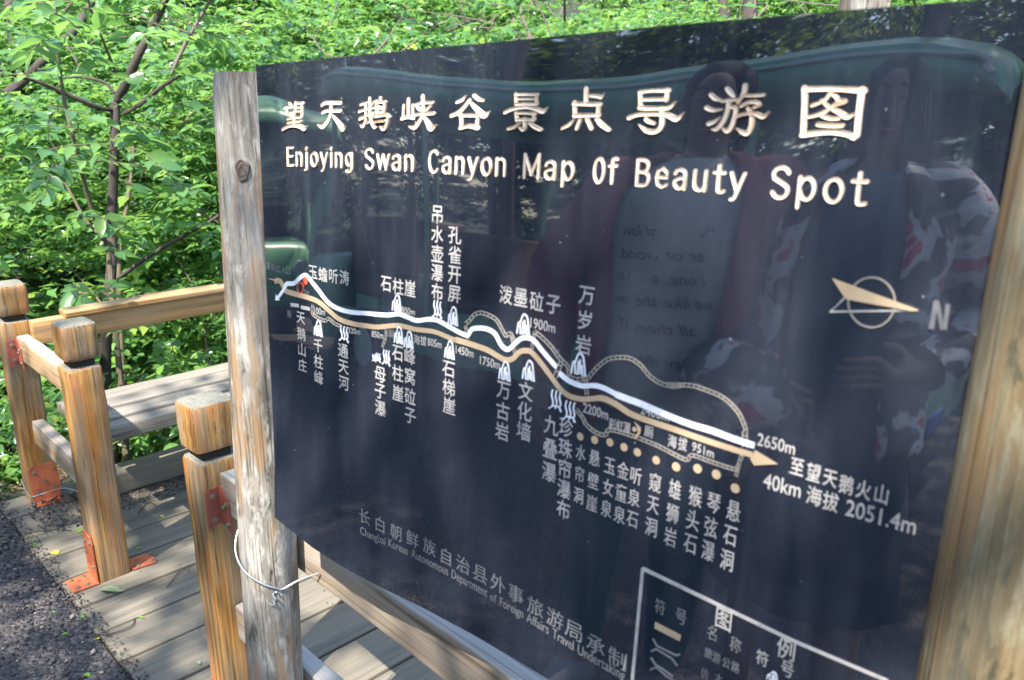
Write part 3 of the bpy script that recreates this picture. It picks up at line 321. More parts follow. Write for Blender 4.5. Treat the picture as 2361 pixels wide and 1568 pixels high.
tag(link('debris', rocks(1500, (-3.335, -3.18), (.86, 1.9), lambda x, y: .002+0*x, .002, .007, 16), M['cinder']), 'dark crumbs of soil and cinder gathered along the far kerb of the boardwalk', 'debris', kind='stuff')
tag(link('stones', rocks(420, (-4.2, -1.3), (-.2, .585), lambda x, y: x*0-.004, .008, .017, 26), M['cinder']), 'larger pale and dark stones scattered on the road', 'stones', kind='stuff')
tag(link('debris', rocks(380, (-3.2, -1.9), (.62, 1.9), lambda x, y: .001+0*x, .0012, .004, 36), M['cinder']), 'fine dark crumbs scattered over the boards', 'debris', kind='stuff')
tag(link('grit_heap', rocks(420, (-3.50, -3.18), (.66, .86), lambda x, y: .004+.02*np.exp(-((x+3.36)**2+(y-.76)**2)*120), .003, .011, 6), M['cinder']), 'black cinder heap at the foot of the leftmost timber post', 'cinders', kind='stuff')

# the boardwalk: boards run away from the road
deck = tag(link('boardwalk', mesh(*merge([box_geo(-3.62, 1.5, y, y+.06, -.16, -.045) for y in (.68, 1.3, 1.9, 2.5)]), False), M['plank']), kind='structure')
xe = [-3.62, -3.43, -3.225, -3.01, -2.825, -2.625, -2.445, -2.262, -2.065, -1.87]
while xe[-1] < 1.3: xe.append(xe[-1]+random.choice([.175, .185, .19]))
for i in range(len(xe)-1):
    a, b = xe[i]+.0062, xe[i+1]-.0062; y0 = .598+random.uniform(-.006, .006); dz = random.uniform(-.003, .002)
    beam('plank', ((a+b)/2, y0, -.020+dz), ((a+b)/2, 2.75, -.020+dz), b-a, .040, M['plank'], deck, r=.004, worn=.0012, rings=8)

# ------------------------------------------------------------------ railing
def bolt(p, n, parent, r=.008):
    p = V3(p); n = V3(n); g = merge([cyl_geo(p, n, r*1.15, .0018, 14), cyl_geo(p+n*.0018, n, r*.8, .0035, 6, r*.7)]); return link('bolt', mesh(*g, True, 30), M['bolt'], parent)
def plate(name, pts, nrm, th, mat, parent):
    """flat steel plate from outline points, thickness th along nrm"""
    nrm = V3(nrm); A_ = [V3(p) for p in pts]; n = len(A_); vs = [tuple(p) for p in A_]+[tuple(p+nrm*th) for p in A_]
    fs = [tuple(range(n)), tuple(range(n, 2*n))[::-1]]+[(i, n+i, n+(i+1) % n, (i+1) % n) for i in range(n)]
    bm = bmesh.new(); vv = [bm.verts.new(p) for p in vs]; [bm.faces.new([vv[i] for i in f]) for f in fs]; bmesh.ops.recalc_face_normals(bm, faces=bm.faces)
    me = bpy.data.meshes.new('m'); bm.to_mesh(me); bm.free(); return link(name, me, mat, parent)
W = .105
def post(parent, xf, xt, y0=.697, hb=.768, lab=None):
    """square post: xf/xt = X of its near right edge at foot and at top"""
    lean = (xt-xf)/hb; cx0 = xf-W/2; yc = y0+W/2
    p = beam('post', (cx0, yc, -.03), (cx0+lean*(hb), yc, hb), W, W, M['post'], parent, up=(0, 1, 0), r=.011, worn=.0015, rings=14)
    xc = cx0+lean*(hb+.07)
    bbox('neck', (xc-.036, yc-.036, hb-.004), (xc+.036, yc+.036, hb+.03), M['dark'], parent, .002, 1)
    beam('post_cap', (xc, yc, hb+.022), (xc+lean*.12, yc, hb+.142), W+.004, W+.004, M['post'], parent, up=(0, 1, 0), r=.014, worn=.002, rings=5)
    return p
def angle_bracket(parent, x, yr, z, h=.105, mat='rust'):
    """two-leaf bracket in the corner between the post's right face (x) and the rail's road-side face (yr)"""
    t = .003
    b = plate('bracket', [(x+.001, yr-.038, z-h*.55), (x+.001, yr-.038, z+h*.45), (x+.001, yr-.003, z+h*.52), (x+.001, yr-.003, z-h*.42)], (1, 0, 0), t, M[mat], parent)
    c = plate('bracket', [(x+.003, yr-.0015, z-h*.45), (x+.003, yr-.0015, z+h*.52), (x+.018, yr-.0015, z+h*.5), (x+.050, yr-.0015, z+h*.22), (x+.052, yr-.0015, z-h*.62), (x+.030, yr-.0015, z-h*.42)], (0, -1, 0), t, M[mat], parent)
    for dz in (.030, -.030): bolt((x+.004, yr-.020, z+dz), (1, 0, 0), b, .007)
    for dx, dz in ((.018, .0), (.036, .014), (.038, -.038)): bolt((x+dx, yr-.0045, z+dz), (0, -1, 0), c, .006)
RY0, RY1 = .738, .782
rail = tag(empty('boardwalk_railing', (-3.1, .75, 0)), 'timber railing of two square capped posts and two rails beside the bench', 'railing')
post(rail, -3.505, -3.478); post(rail, -2.720, -2.708)
beam('rail', (-3.47, .76, .665), (-2.812, .76, .665), .044, .095, M['rail'], rail, up=(0, 0, 1), r=.005)
beam('rail', (-3.47, .76, .315), (-2.812, .76, .315), .044, .095, M['rail'], rail, up=(0, 0, 1), r=.005)
angle_bracket(rail, -3.470, RY0, .65)
xa = -3.501
pb = plate('base_plate', [(xa, .703, .0), (xa, .800, .0), (xa, .808, .04), (xa, .808, .135), (xa, .796, .160), (xa, .712, .163), (xa, .700, .148)], (1, 0, 0), .004, M['orange'], rail)
for dy, dz in ((.722, .135), (.790, .138), (.756, .09), (.722, .045), (.788, .055)): bolt((xa+.004, dy, dz), (1, 0, 0), pb, .006)
pa = plate('base_plate', [(xa+.004, .69, .003), (xa+.055, .70, .003), (xa+.060, .79, .003), (xa+.004, .80, .003)], (0, 0, 1), .004, M['orange'], rail)
# foot plates of the middle post: an upright leaf on its road face with a foot on the boards, another foot to the right rear
p1 = plate('base_plate', [(-2.812, .694, .002), (-2.722, .694, .002), (-2.722, .694, .150), (-2.735, .694, .172), (-2.800, .694, .178), (-2.812, .694, .160)], (0, -1, 0), .004, M['orange'], rail)
p2 = plate('base_plate', [(-2.808, .612, .002), (-2.716, .612, .002), (-2.716, .694, .002), (-2.812, .694, .002)], (0, 0, 1), .004, M['orange'], rail)
for a, z in ((-2.79, .14), (-2.74, .15), (-2.79, .10), (-2.74, .06)): bolt((a, .690, z), (0, -1, 0), p1, .006)
for a, y in ((-2.795, .630), (-2.735, .632), (-2.735, .665), (-2.795, .668)): bolt((a, y, .006), (0, 0, 1), p2, .007)
p3 = plate('base_plate', [(-2.802, .806, .002), (-2.722, .806, .002), (-2.716, .885, .002), (-2.735, .895, .002), (-2.795, .885, .002)], (0, 0, 1), .004, M['orange'], rail)
for a, y in ((-2.735, .83), (-2.735, .885), (-2.785, .89)): bolt((a, y, .006), (0, 0, 1), p3, .007)

rail2 = tag(empty('boardwalk_railing', (-1.2, .75, 0)), 'timber railing starting at the capped post beside the sign and running behind it', 'railing')
post(rail2, -1.738, -1.757); post(rail2, .35, .35)
beam('rail', (-1.752, .76, .690), (.245, .76, .690), .044, .100, M['beam'], rail2, up=(0, 0, 1), r=.005, rings=20)
beam('rail', (-1.74, .76, .335), (.245, .76, .335), .044, .098, M['beam'], rail2, up=(0, 0, 1), r=.005, rings=20)
angle_bracket(rail2, -1.754, RY0, .655, .100)
pc = plate('base_plate', [(-1.83, .694, .002), (-1.745, .694, .002), (-1.745, .694, .13), (-1.76, .694, .150), (-1.82, .694, .150)], (0, -1, 0), .004, M['orange'], rail2)
pd = plate('base_plate', [(-1.738, .700, .002), (-1.66, .705, .002), (-1.66, .79, .002), (-1.738, .795, .002)], (0, 0, 1), .004, M['orange'], rail2); bolt((-1.68, .74, .006), (0, 0, 1), pd, .007)

# ------------------------------------------------------------------ bench with backrest rail
bench = tag(empty('bench', (-3.22, 1.6, 0)), 'weathered plank bench with a honey coloured backrest rail at the edge of the boardwalk', 'bench')
bt = .452
for x0, x1, dz in ((-3.040, -2.968, -.014), (-3.152, -3.062, 0), (-3.270, -3.176, .002), (-3.390, -3.294, -.004)):
    beam('seat_plank', ((x0+x1)/2, .80+random.uniform(0, .02), bt-.022+dz), ((x0+x1)/2, 2.62, bt-.022+dz), x1-x0, .044 if x0 < -3.04 else .060, M['bench'], bench, r=.008, worn=.003, rings=16)
beam('backrest_board', (-3.452, .905, .775), (-3.452, 2.70, .775), .095, .022, M['hand'], bench, r=.004, rings=12)
beam('backrest_rail', (-3.462, .79, .716), (-3.462, 2.70, .716), .050, .094, M['hand'], bench, r=.005, rings=12)
beam('backrest_splice', (-3.430, .925, .722), (-3.430, .975, .722), .018, .100, M['hand'], bench, r=.003, rings=4)
beam('leg', (-3.46, 2.6, -.3), (-3.46, 2.6, .67), .08, .08, M['hand'], bench, up=(0, 1, 0), r=.008)
for y in (1.45, 2.1):
    beam('leg', (-3.08, y+.35, -.02), (-3.08, y+.35, .40), .07, .07, M['hand'], bench, up=(0, 1, 0), r=.008)
    beam('bearer', (-3.44, y+.35, .385), (-3.03, y+.35, .385), .05, .06, M['bench'], bench, r=.005)
kb = beam('kerb_beam', (-3.385, .84, .052), (-3.385, 2.74, .052), .11, .105, M['plank'], None, r=.02, worn=.004, rings=18)
tag(kb, 'mossy square timber lying along the far edge of the boardwalk under the bench', 'kerb beam')

# ------------------------------------------------------------------ the map sign
def log_geo(p0, p1, r0, r1, n=40, m=60, seed=0, bumps=()):
    g = random.Random(seed); ph = [g.uniform(0, 6.28) for _ in range(8)]; p0, p1 = np.array(p0), np.array(p1); vs, fs = [], []
    for i in range(m+1):
        t = i/m; c = p0+(p1-p0)*t+np.array([.003*math.sin(3*t+ph[0]), .003*math.sin(4*t+ph[1]), 0]); r = r0+(r1-r0)*t
        if i in (0, m): r *= .93
        for k_ in range(n):
            a = 2*math.pi*k_/n
            rr = r*(1+.018*math.sin(2*a+ph[2]+t*2)+.012*math.sin(3*a+ph[3]-t*5)+.006*math.sin(7*a+ph[4]+t*9)+.005*math.sin(13*a+ph[5]+t*3))
            for (bt_, ba, bs, bh) in bumps:
                d = ((t-bt_)*np.linalg.norm(p1-p0)/bs)**2+((math.atan2(math.sin(a-ba), math.cos(a-ba))*r)/bs)**2; rr += bh*math.exp(-d)
            vs.append((c[0]+rr*math.cos(a), c[1]+rr*math.sin(a), c[2]))
        if i:
            for k_ in range(n):
                k2 = (k_+1) % n; fs.append(((i-1)*n+k_, (i-1)*n+k2, i*n+k2, i*n+k_))
    fs.append(tuple(range(n))[::-1]); fs.append(tuple(range(m*n, m*n+n))); return vs, fs
sign = tag(empty('map_sign', (-.75, .68, 0)), 'black polished map panel with engraved Chinese title held between two round logs', 'sign')
LP0, LP1 = (-1.427, .664, -.06), (-1.383, .704, 1.637)
lg = link('log_post', mesh(*log_geo(LP0, LP1, .0590, .0550, seed=3, bumps=[(.535, -.75, .028, .010), (.80, -.95, .03, .004)]), True, 60), M['log'], sign)
lg['label'] = 'left log post, grey with orange patches and dark knots'
lg2 = link('log_post', mesh(*log_geo((-.128, .752, -.06), (-.128, .752, 1.70), .073, .070, seed=9, bumps=[(.42, -1.9, .03, .006)]), True, 60), M['log2'], sign)
lg2['label'] = 'right log post, close to the viewer, yellowish with lichen'
def knot(parent, c, nrm, rx, rz):
    nrm = V3(nrm).normalized(); z = V3((0, 0, 1)); x = z.cross(nrm).normalized(); vs, fs = [], []; n = 20
    for j, (q, h) in enumerate([(1.25, -.004), (1.0, .002), (.75, .0005), (.55, .0018), (.3, 0.0)]):
        for i in range(n):
            a = 2*math.pi*i/n; s_ = q*(1+.12*math.sin(3*a+j)+.08*math.sin(5*a)); vs.append(tuple(V3(c)+x*rx*s_*math.cos(a)+z*rz*s_*math.sin(a)+nrm*h))
        if j:
            for i in range(n): i2 = (i+1) % n; fs.append(((j-1)*n+i, (j-1)*n+i2, j*n+i2, j*n+i))
    fs.append(tuple(range(4*n, 5*n))); return link('knot', mesh(vs, fs), M['knot'], parent)
def on_log(z, ang, e=.0):
    t = (z+.06)/(1.697); r = .0590-.0040*t+e; cx_ = LP0[0]+(LP1[0]-LP0[0])*t; return (cx_+r*math.cos(ang), LP0[1]+(LP1[1]-LP0[1])*t+r*math.sin(ang), z), (math.cos(ang), math.sin(ang), 0)
p_, n_ = on_log(1.475, -.70, -.0015); knot(lg, p_, n_, .010, .017)
p_, n_ = on_log(1.16, -1.25, .0005); 
p_, n_ = on_log(.845, -.55, .004); knot(lg, p_, n_, .010, .013)
p_, n_ = on_log(1.03, -1.5, 0); knot(lg, p_, n_, .006, .012)
knot(lg2, (-.150, .684, 1.10), (-.3, -1, 0), .008, .016); knot(lg2, (-.172, .70, 1.19), (-.7, -1, 0), .003, .004)
# panel frame
aa, bb_, cc = math.radians(-4.18), math.radians(-1.17), math.radians(3.6)
PM = Matrix.Translation((-1.33, .647, 1.1)) @ Matrix.Rotation(cc, 4, 'Z') @ Matrix.Rotation(bb_, 4, 'Y') @ Matrix.Rotation(aa, 4, 'X')
def warp(u, v):
    """how far the thin sheet bows towards the road (local -Y), metres"""
    u = np.asarray(u, float); v = np.asarray(v, float)
    top = np.maximum(v-.22, 0)**2/.64
    return .010*np.cos(2*math.pi*(u-.10)/1.10)*top + .013*np.clip((u-.68)/.38, 0, 1)**1.5*np.maximum(v+.08, 0)**2/1.26 + .0006*np.sin(9*u+3*v)*np.sin(7*v+1) + .00012*np.sin(41*u+6*v) + .008*np.exp(-((u-.0)/.12)**2)*np.exp(-((v+.26)/.10)**2)
WARP = 1.0
u0, u1, v1 = .034, 1.185, .549
nu, nv = 150, 110; us = np.linspace(u0, u1, nu); vs_ = np.linspace(0, 1, nv)
vb = lambda u: np.interp(u, [0, .06, .133, .169, .259, .337, .451, .561, .704, 1.2], [-.236, -.244, -.259, -.266, -.270, -.268, -.260, -.256, -.258, -.262])
vt = lambda u: np.interp(u, [0, .036, .464, .795, 1.016, 1.2], [.546, .546, .551, .554, .553, .551])
Ug, Tg = np.meshgrid(us, vs_, indexing='ij'); Ug = Ug+(1-Tg)*.027*np.clip(1-(Ug-u0)/.3, 0, 1); Vg = vb(Ug)+(vt(Ug)-vb(Ug))*Tg
F_ = np.stack([Ug, -warp(Ug, Vg), Vg], -1).reshape(-1, 3); Bk = F_+np.array([0, .003, 0]); I = np.arange(nu*nv).reshape(nu, nv)
qf = np.stack([I[:-1, :-1], I[1:, :-1], I[1:, 1:], I[:-1, 1:]], -1).reshape(-1, 4); qb = qf[:, ::-1]+nu*nv
ring = np.concatenate([I[:, 0], I[-1, 1:], I[-2::-1, -1], I[0, -2:0:-1]]); r2 = np.roll(ring, -1); qe = np.stack([ring, ring+nu*nv, r2+nu*nv, r2], -1)
pme = bulk(np.vstack([F_, Bk]), np.vstack([qf, qb, qe]), None, True); pme.set_sharp_from_angle(angle=math.radians(50))
panel = link('panel', pme, M['panel'], sign, PM)
def on_panel(P):
    """local (u,out,v) points -> follow the bowed sheet; out = metres proud of its face"""
    P = np.array(P, float); P[:, 1] = -warp(P[:, 0], P[:, 2])-P[:, 1]; return P
def art(name, vs, fs, mat, smooth=False, label=None):
    me = bpy.data.meshes.new('m'); me.from_pydata([tuple(p) for p in on_panel(vs)], [], fs); me.update()
    if smooth: me.polygons.foreach_set('use_smooth', [True]*len(me.polygons)); me.set_sharp_from_angle(angle=math.radians(28))
    o = link(name, me, M[mat] if isinstance(mat, str) else mat, panel, PM)
    if label: o['label'] = label
    return o
def strip(pts, h, smooth=True, n=5, prof='flat', taper=.3, wm=1.0, closed=False):
    P = smoothpts(pts, n) if smooth and len(pts) > 2 else smoothpts(pts, 4) if len(pts) == 2 else np.array(pts, float)
    T = np.gradient(P[:, :2], axis=0); T /= np.linalg.norm(T, axis=1)[:, None]+1e-12
    rows = [(P[i, 0], P[i, 1], T[i, 0], T[i, 1], P[i, 2]*wm) for i in range(len(P))]
    if prof == 'groove' :
        a, b = rows[0], rows[-1]; cap = []
        for s_ in (.30, .55): cap.append(s_)
        rows = [(a[0]-a[2]*a[4]*.5, a[1]-a[3]*a[4]*.5, a[2], a[3], a[4]*.25), (a[0]-a[2]*a[4]*.32, a[1]-a[3]*a[4]*.32, a[2], a[3], a[4]*.75)]+rows+[(b[0]+b[2]*b[4]*.32, b[1]+b[3]*b[4]*.32, b[2], b[3], b[4]*.75), (b[0]+b[2]*b[4]*.5, b[1]+b[3]*b[4]*.5, b[2], b[3], b[4]*.25)]
    vs, fs = [], []
    sec = [(-1.0, 0), (-.88, h), (-.45, h*.45), (0, h*.12), (.45, h*.45), (.88, h), (1.0, 0)] if prof == 'groove' else [(-1, 0), (-1, h), (1, h), (1, 0)]
    m = len(sec)
    for i, (x, y, tx, ty, w_) in enumerate(rows):
        for (o_, hh) in sec: vs.append((x-ty*o_*w_/2, hh, y+tx*o_*w_/2))
        if i:
            for j in range(m-1): fs.append(((i-1)*m+j, (i-1)*m+j+1, i*m+j+1, i*m+j))
    if not closed: fs.append(tuple(range(m))[::-1]); b0 = (len(rows)-1)*m; fs.append(tuple(range(b0, b0+m)))
    return vs, fs
for ch, sts in TITLE.items(): art('title_character', *merge([strip(s_, .0012+.00012*i, prof='groove') for i, s_ in enumerate(sts)]), 'gilt', True)
# single line router alphabet for the English title (x, y in cap heights)
def arc(cx_, cy_, rx, ry, a0, a1, n=9): return [(cx_+rx*math.cos(math.radians(a0+(a1-a0)*i/n)), cy_+ry*math.sin(math.radians(a0+(a1-a0)*i/n))) for i in range(n+1)]
xh = .72
bowl = lambda cx_: arc(cx_, xh/2, .20, xh/2, 0, 360, 20)
GL = {'E': (.50, [[(.05, 0), (.05, 1)], [(.05, 1), (.45, 1)], [(.05, .52), (.40, .52)], [(.05, 0), (.45, 0)]]),
 'n': (.50, [[(.07, 0), (.07, xh)], arc(.24, .50, .17, .22, 180, 0, 9)+[(.41, 0)]]), 'j': (.24, [[(.12, xh), (.12, -.12), (.09, -.20), (.0, -.22)], [(.12, .92), (.12, 1.0)]]),
 'i': (.20, [[(.10, 0), (.10, xh)], [(.10, .92), (.10, 1.0)]]), 'o': (.52, [bowl(.26)]), 'y': (.48, [[(.04, xh), (.25, .02)], [(.44, xh), (.25, .02), (.17, -.2), (.08, -.24)]]),
 'g': (.50, [arc(.24, .40, .17, .31, 20, 340, 18), [(.41, xh), (.41, -.02), (.36, -.2), (.22, -.25), (.08, -.2)]]),
 'S': (.54, [arc(.27, .75, .20, .25, 20, 180, 9)+[(.10, .63), (.25, .53), (.42, .40)]+arc(.27, .25, .20, .25, 20, -160, 10)]),
 'w': (.66, [[(.03, xh), (.17, .02)], [(.17, .02), (.33, xh)], [(.33, xh), (.49, .02)], [(.49, .02), (.63, xh)]]),
 'a': (.50, [[(.07, .56), (.12, .68), (.24, .72), (.37, .65), (.40, .5), (.40, .0)], [(.40, .42), (.20, .38), (.07, .28), (.08, .1), (.2, .0), (.33, .06), (.40, .2)]]),
 'C': (.58, [arc(.31, .5, .24, .5, 45, 315, 16)]), 'M': (.70, [[(.06, 0), (.06, 1)], [(.06, 1), (.34, .15)], [(.34, .15), (.62, 1)], [(.62, 1), (.62, 0)]]),
 'p': (.52, [[(.08, xh), (.08, -.26)], arc(.27, .36, .18, .35, 160, -160, 16)]), 'O': (.54, [arc(.27, .5, .20, .5, 0, 360, 22)]),
 'f': (.36, [[(.34, .98), (.22, 1.0), (.16, .88), (.16, 0)], [(.03, .70), (.32, .70)]]),
 'B': (.56, [[(.07, 0), (.07, 1)], [(.07, 1), (.30, 1), (.44, .88), (.42, .64), (.28, .54), (.07, .53)], [(.28, .53), (.44, .46), (.49, .26), (.42, .06), (.26, 0), (.07, 0)]]),
 'e': (.50, [[(.08, .38), (.43, .38), (.41, .58), (.27, .72), (.12, .62), (.07, .36), (.12, .08), (.26, 0), (.42, .1)]]),
 'u': (.52, [[(.08, xh), (.08, .2), (.14, .04), (.26, 0), (.38, .08), (.43, .22)], [(.43, xh), (.43, 0)]]), 't': (.38, [[(.18, .95), (.18, .12), (.24, 0), (.36, .02)], [(.03, .70), (.35, .70)]])}
for wd, ua, va, ub, vb2, ch_ in WORDS:
    adv = [GL[c][0]+.14 for c in wd]; tot = sum(adv)-.14; sx_ = (ub-ua)/tot; x = 0; G = []; nst = 0
    for c, a_ in zip(wd, adv):
        for s_ in GL[c][1]:
            pts = [(ua+(x+px_)*sx_, va+(vb2-va)*(x+px_)/tot+py_*ch_, .0038) for px_, py_ in s_]; G.append(strip(pts, .0012+.0001*(nst % 9), len(s_) > 2 and len(s_) < 9, 4, 'groove')); nst += 1
        x += a_
    art('title_word', *merge(G), 'gilt', True)
# small lettering from the built-in font
_tc = {}
def glyph(s_, bold):
    if (s_, bold) in _tc: return _tc[(s_, bold)]
    cu = bpy.data.curves.new('t', 'FONT'); cu.body = s_; cu.size = 1; cu.offset = bold; cu.extrude = 0; cu.resolution_u = 3; cu.fill_mode = 'FRONT'
    ob = bpy.data.objects.new('t', cu); COL.objects.link(ob); bpy.context.view_layer.update()
    me = bpy.data.meshes.new_from_object(ob.evaluated_get(bpy.context.evaluated_depsgraph_get())); bpy.data.objects.remove(ob)
    v = np.array([tuple(q.co) for q in me.vertices]) if len(me.vertices) else np.zeros((1, 3)); f = [tuple(p.vertices) for p in me.polygons]; _tc[(s_, bold)] = (v[:, :2], f); return v[:, :2], f
BOLD = [(-.012, 0), (.012, 0), (0, .014), (0, -.014)]
tone = lambda t: 'cream' if t > .75 else 'dim'
for s_, cs, W_, H_, t_, b_ in CJK:
    G = []
    for ch, (cu_, cv_) in zip(s_, cs):
        v, f = glyph(ch, 0.0); lo, hi = v.min(0), v.max(0); c_ = (lo+hi)/2; e_ = max((hi-lo).max(), .8); q = (v-c_)/e_
        for i_, (ox, oy) in enumerate(BOLD if b_ else BOLD[:2]): G.append(([(cu_+(x_+ox)*W_, .0006+.00008*i_, cv_+(y_+oy)*H_) for x_, y_ in q], f))
    art('lettering', *merge(G), tone(t_))
for s_, ua, va, ub, vb2, hh, t_, b_ in LATIN:
    v, f = glyph(s_, 0.0); lo, hi = v.min(0), v.max(0); capv, _ = glyph('E', 0.0); ce = capv.max(0)[1]
    q = [(ua+(x_-lo[0])/(hi[0]-lo[0])*(ub-ua), .0006, va+(vb2-va)*(x_-lo[0])/(hi[0]-lo[0])+y_/ce*hh) for x_, y_ in v]; art('lettering', *merge([([(a_+ox*hh*1.2, b_+.00008*i_, c_+oy*hh*1.2) for a_, b_, c_ in q], f) for i_, (ox, oy) in enumerate(BOLD if b_ else BOLD[:2])]), tone(t_))
# map drawing
art('map_road', *merge([strip(GOLD, .0008, n=4)]), 'goldroad'); art('map_river', *merge([strip(s_, .0012+.0002*i, n=4) for i, s_ in enumerate(WHITE)]), 'white')
for s_ in LADDERS:
    P = smoothpts(s_, 4) if len(s_) > 2 else smoothpts(s_, 4); T = np.gradient(P[:, :2], axis=0); T /= np.linalg.norm(T, axis=1)[:, None]+1e-9; N_ = np.stack([-T[:, 1], T[:, 0]], 1); wl = P[:, 2:3]
    G = [strip(np.hstack([P[:, :2]+N_*wl*.38*sg, wl*.22]), .0010, False) for sg in (1, -1)]
    L_ = np.concatenate([[0], np.cumsum(np.linalg.norm(np.diff(P[:, :2], axis=0), axis=1))]); d = 0.004
    while d < L_[-1]:
        x_, y_ = np.interp(d, L_, P[:, 0]), np.interp(d, L_, P[:, 1]); nx_, ny_ = np.interp(d, L_, N_[:, 0]), np.interp(d, L_, N_[:, 1]); ww = np.interp(d, L_, P[:, 2])
        G.append(strip([(x_-nx_*ww*.38, y_-ny_*ww*.38, ww*.2), (x_+nx_*ww*.38, y_+ny_*ww*.38, ww*.2)], .0009, False)); d += ww*1.25
    art('map_footpath', *merge(G), 'ladder')
for i, (t_, pl) in enumerate(POLYS): art('map_symbol', [(a_, .0018+.0001*i, b_) for a_, b_ in pl], [tuple(range(len(pl)))], 'goldroad' if t_ == 'gold' else 'white')
for i, s_ in enumerate(THIN): art('map_line', *strip(s_, .0008+.00015*(i % 3), False), 'faint' if i in (7, 8, 9) else 'dim' if i in (3, 4, 5, 6) else 'cream')
art('compass_ring', *strip([(a_, b_, c_*.55) for a_, b_, c_ in CIRCLE], .0013, False, closed=True), 'ladder')
def disc(u_, v_, r_, h): return [(u_+r_*math.cos(t), h, v_+r_*math.sin(t)) for t in np.linspace(0, 2*math.pi, 18, endpoint=False)], [tuple(range(18))]
for i, (a_, b_, r_, c_) in enumerate(DOTS): art('map_dot', *disc(a_, b_, r_*.95, .0016), 'goldroad' if c_ == 'gold' else 'red')
art('map_symbol', *strip([(a_, b_, .0016) for a_, b_, c_ in RING], .0009, False, closed=True), 'red'); 
ROCK = [[(-.5, -.5), (-.42, .02), (-.30, .02), (-.22, -.5)], [(-.30, .0), (-.05, .5), (.18, .46), (.30, .30), (.48, -.5)], [(-.06, -.5), (-.04, .15)], [(.12, -.45), (.06, .25)], [(.30, -.5), (.20, .0)]]
FALL = [[(-.25, .5), (-.32, .2), (-.18, -.1), (-.25, -.35), (-.5, -.5)], [(.08, .5), (.0, .2), (.12, -.1), (.02, -.42)], [(.40, .5), (.32, .2), (.44, -.1), (.36, -.3), (.5, -.5)], [(-.25, -.30), (.36, -.28)]]
for kd, a_, b_, w_, h_ in ICONS:
    art('map_symbol', *merge([strip([(a_+x_*w_, b_+y_*h_, w_*.085) for x_, y_ in s_], .0010+.0001*i, len(s_) > 2, 4) for i, s_ in enumerate(ROCK if kd == 'rock' else FALL)]), 'white')
# fixing wire round the left log
wp = []
for i in range(15):
    a = math.radians(200+(355-200)*i/14); z = .765-.118*(i/14)**.8; t = (z+.06)/1.697; cx_ = LP0[0]+(LP1[0]-LP0[0])*t; wp.append((cx_+.0625*math.cos(a), LP0[1]+.030*t+.0625*math.sin(a), z))
wire = tag(empty('tie_wire', (-1.37, .6, .5)), 'thin galvanised wire tied round the left log below the panel', 'wire')
e = wp[-1]; tube('strand', wp+[(e[0]+.012, e[1]+.03, e[2]+.012), (e[0]+.040, e[1]+.062, e[2]+.028)], .0019, M['wire'], wire, 8, 3)
q0 = wp[-2]; tw = [(q0[0]+.006*math.cos(i*1.9), q0[1]-.004+.003*math.sin(i*1.9), q0[2]-.004-.005*i) for i in range(7)]; tube('twist', tw, .0020, M['wire'], wire, 6, 3)
tube('twist', [tw[-1], (tw[-1][0]-.008, tw[-1][1]-.004, tw[-1][2]-.002), (tw[-1][0]-.02, tw[-1][1]-.006, tw[-1][2]+.006)], .0018, M['wire'], wire, 6, 3)
wire2 = tag(empty('tie_wire', (-3.4, .7, .1)), 'thin wire sagging across the orange foot plate of the leftmost post', 'wire')
tube('strand', [(-3.585, .69, .085), (-3.53, .688, .060), (-3.465, .692, .052), (-3.455, .74, .055), (-3.40, .80, .075), (-3.25, .84, .085)], .0018, M['wire'], wire2, 6, 4)
# tall post behind the panel
bp = beam('standing_post', (-.846, 1.907, -.05), (-.846, 1.907, 2.15), .088, .088, M['log'], None, up=(.7, .7, 0), r=.012, rings=20); tag(bp, 'pale grey post standing behind the top right of the sign panel', 'post')
# ------------------------------------------------------------------ foliage
def leaves_geo(P, A_, N_, L_, Wd, full=True):
    """P origin, A_ axis, N_ normal (n,3); L_, Wd (n,) -> verts, faces(k=3)"""
    A_ = A_/np.linalg.norm(A_, axis=1)[:, None]; B = np.cross(N_, A_); B /= np.linalg.norm(B, axis=1)[:, None]+1e-9; C = np.cross(A_, B)
    if full: prof = np.array([(0, 0, 0)]+[q for x_, w_, h_, c_ in ((.12, .27, .05, -.01), (.33, .47, .08, -.02), (.60, .43, .04, -.05), (.84, .20, -.04, -.10)) for q in ((x_, -w_, h_), (x_, 0, c_), (x_, w_, h_))]+[(1.02, 0, -.17)]); F = [(0, 2, 1), (0, 3, 2)]+[f for i in (0, 3, 6) for f in ((1+i, 2+i, 5+i), (1+i, 5+i, 4+i), (2+i, 3+i, 6+i), (2+i, 6+i, 5+i))]+[(10, 11, 13), (11, 12, 13)]
    else: prof = np.array([(0, 0, 0), (.42, -.5, .10), (.5, 0, -.02), (.42, .5, .10), (1.0, 0, -.10)]); F = [(0, 2, 1), (0, 3, 2), (1, 2, 4), (2, 3, 4)]
    k_ = len(prof); V = P[:, None]+A_[:, None]*(prof[None, :, 0:1]*L_[:, None, None])+B[:, None]*(prof[None, :, 1:2]*Wd[:, None, None])+C[:, None]*(prof[None, :, 2:3]*L_[:, None, None])
    Fa = (np.array(F)[None]+np.arange(len(P))[:, None, None]*k_).reshape(-1, 3); return V.reshape(-1, 3), Fa, len(F)
def unit(v): return v/(np.linalg.norm(v, axis=-1, keepdims=True)+1e-9)
